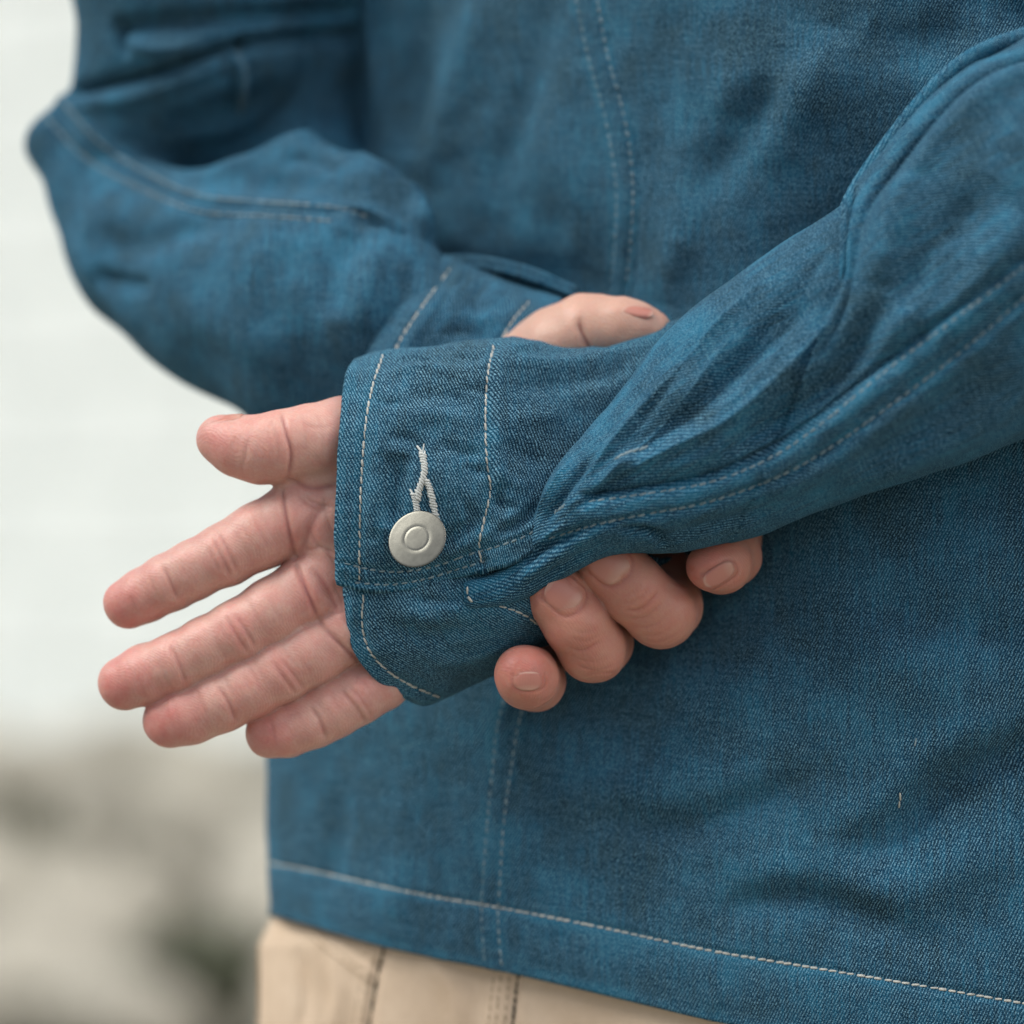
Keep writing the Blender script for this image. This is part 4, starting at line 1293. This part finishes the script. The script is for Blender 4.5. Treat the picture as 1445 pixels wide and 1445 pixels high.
glines = [
    ([(818, 446), (819, 462), (826, 480), (836, 500)], -6, 6, 'b'), ([(845, 440), (870, 436), (905, 446)], 2, 12),
    (nail_outline(None, N1[0], N1[1], 24, 26), -2.4, 3.4, None), (nail_outline(None, N2[0], N2[1], 27, 30), -2.4, 3.4, None),
    (nail_outline(None, N3[0], N3[1], 13, 24), -2.0, 3, None), (nail_outline(None, N4[0], N4[1], 21, 11), -2.0, 3, None),
    # knuckle wrinkles
    ([(798, 912), (822, 918), (850, 903)], -1.8, 3.2), ([(806, 900), (828, 905), (850, 893)], -1.1, 3.0), ([(808, 890), (826, 893), (846, 884)], -0.8, 2.8), ([(812, 938), (840, 946), (868, 938)], -1.1, 2.8), ([(820, 953), (845, 950), (870, 950)], -1.2, 2.8), ([(806, 926), (836, 934), (866, 924)], -0.8, 2.6), ([(846, 890), (862, 905), (880, 925)], -0.6, 3),
    ([(878, 862), (905, 859), (932, 834)], -2.2, 3.2), ([(884, 873), (910, 871), (938, 849)], -1.4, 2.8), ([(890, 884), (918, 884), (946, 864)], -1.2, 2.6), ([(898, 894), (926, 896), (956, 878)], -1.0, 2.6), ([(904, 903), (934, 905), (964, 888)], -0.9, 2.5), ([(876, 851), (898, 847), (922, 826)], -1.1, 2.8), ([(872, 840), (890, 837), (910, 820)], -0.7, 2.6),
    ([(1000, 833), (1022, 828), (1042, 808)], -0.9, 3.5), ([(760, 990), (775, 985), (786, 972)], -0.8, 3.5),
]
gV = gV + quad_normals(gV, gF) * (noise3(gV, 0.008, 71) * 1.3 * S + noise3(gV, 0.0035, 72) * 0.5 * S)[:, None]
mask = crease_mask(gV, gF, glines, 2.8)
gV = crease(gV, gF, glines)
fl = flush_of(gV, [((780, 820, -10), 45, .8), ((850, 780, -10), 45, .75), ((990, 800, 0), 45, .85), ((735, 940, 0), 50, .85), ((905, 455, 130), 40, .6), ((820, 915, 10), 28, .4), ((910, 860, 10), 30, .35)])
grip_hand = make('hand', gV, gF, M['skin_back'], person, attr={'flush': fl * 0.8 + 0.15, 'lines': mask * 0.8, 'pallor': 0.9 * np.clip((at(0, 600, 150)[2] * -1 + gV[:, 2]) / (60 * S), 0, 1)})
grip_hand['label'] = 'hand gripping the other wrist, thumb above and fingers curled below'
gt = bvh_of(gV, gF)
nail(grip_hand, gt, N1[0], N1[1], 24, 27, 0.7, curve=0.33)
nail(grip_hand, gt, N2[0], N2[1], 27, 31, 0.7, curve=0.33)
nail(grip_hand, gt, N3[0], N3[1], 14, 25, 0.5, ex=2.4, curve=0.2)
nail(grip_hand, gt, N4[0], N4[1], 21, 14, 0.6, ex=2.3, curve=0.25)
nail(grip_hand, gt, (897, 434), (10, 3), 15, 28, 0.8, nrm=(0.12, -0.70, 1.0), curve=0.3)

# ------------------------------------------------------------------ trousers
def trouser_mat():
    m = NT('beige_twill')
    uv = m.n('ShaderNodeUVMap', uv_map='UVMap').outputs[0]
    obj = m.n('ShaderNodeTexCoord').outputs['Object']
    sep = m.n('ShaderNodeSeparateXYZ'); m.l(uv, sep.inputs[0])
    a = m.math('ADD', m.math('MULTIPLY', sep.outputs[0], 7000), m.math('MULTIPLY', sep.outputs[1], 4000))
    tw = m.math('MULTIPLY_ADD', m.math('SINE', a), 0.5, 0.5)
    f_ = m.math('ADD', m.math('MULTIPLY', m.noise(obj, 60, 5, 0.6), 0.8), m.math('MULTIPLY', tw, 0.12))
    m.l(m.ramp(f_, [(0.2, (0.55, 0.41, 0.29)), (0.75, (0.74, 0.59, 0.45))]), m.p.inputs['Base Color'])
    m.p.inputs['Roughness'].default_value = 0.9
    m.p.inputs['Specular IOR Level'].default_value = 0.15
    m.l(m.bump(m.math('ADD', tw, m.noise(uv, 900, 3)), 0.5, 0.0003), m.p.inputs['Normal'])
    return m.m
M['trouser'] = trouser_mat()
TR = [(1700, 0), (1445, 22), (1200, 58), (1000, 118), (850, 180), (700, 246), (550, 340), (450, 436), (397, 518), (368, 610), (375, 720), (440, 830), (640, 960), (1050, 1060), (1600, 1080), (2250, 900), (2380, 420), (2080, 100)]
tr = catmull(np.array(TR, float), 420, True)
rows = np.linspace(0, 1, 130)
G = []
for t in rows:
    py = 1180 + t * 900
    sx = 24 * (1 - min(1, max(0, (py - 1288) / 45))) - 10 * t
    G.append([at(p[0] + sx, py, p[1]) for p in tr])
G = np.array(G)
pV = G.reshape(-1, 3); pF = grid_faces(130, 420, True)
ow = pV - cen; ow[:, 2] = 0
pN = quad_normals(pV, pF); pN *= np.sign(np.sum(pN * ow, 1, keepdims=True))
pV = pV + pN * (noise3(pV, 0.03, 81) * 5 * S + noise3(pV, 0.012, 82) * 1.5 * S)[:, None]
PK1 = [(440, 1290), (480, 1325), (535, 1365)]
SD1 = [(545, 1325), (535, 1365), (525, 1420), (515, 1480)]
SD2 = [(735, 1350), (728, 1400), (722, 1460), (716, 1520)]
plines = [(PK1, -9, 5, None, 'v'), (SD1, -9, 5, None, 'v'), (SD2, -9, 5, None, 'v'), (shift(SD2, -22), 6, 18, None, 'p'), (shift(PK1, -10, 14), 4, 10, None), (shift(SD1, -12), 4, 10, None),
          ([(600, 1340), (640, 1400), (650, 1470)], 8, 20), ([(470, 1340), (480, 1400), (470, 1460)], 8, 20), ([(420, 1330), (430, 1400), (420, 1470)], -8, 16)]
pV = crease(pV, pF, plines, outward=ow)
uvP = np.stack([np.tile(np.concatenate([[0], np.cumsum(np.linalg.norm(np.diff(G[60], axis=0), axis=1))]), (130, 1)).ravel(), np.repeat(G[:, 200, 2], 420)], 1)
trousers = make('trousers', pV, pF, M['trouser'], person, uv=uvP)
trousers['label'] = 'beige cotton trousers below the jacket hem'
pt = bvh_of(pV, pF)
M['thread_tan'] = plain('tan_thread', (0.40, 0.30, 0.21), 0.9, var=0.2, scale=900, spec=0.2)
for pts in (shift(PK1, -9, 12), shift(PK1, -14, 20), shift(SD1, -12), shift(SD1, -22), shift(SD2, -12), shift(SD2, -24), shift(SD2, -34)):
    st('trouser_stitching', pt, pts, trousers, M['thread_tan'], pitch=14, fill=0.8, rad=1.8)
for pts in (SD1, SD2):  # near-black strands sunk in the grooves stand in for the seams' shade
    st('seam_shade_strands', pt, pts, trousers, M['seam_shade'], pitch=12, fill=1.15, rad=2.6, lift=-0.6)
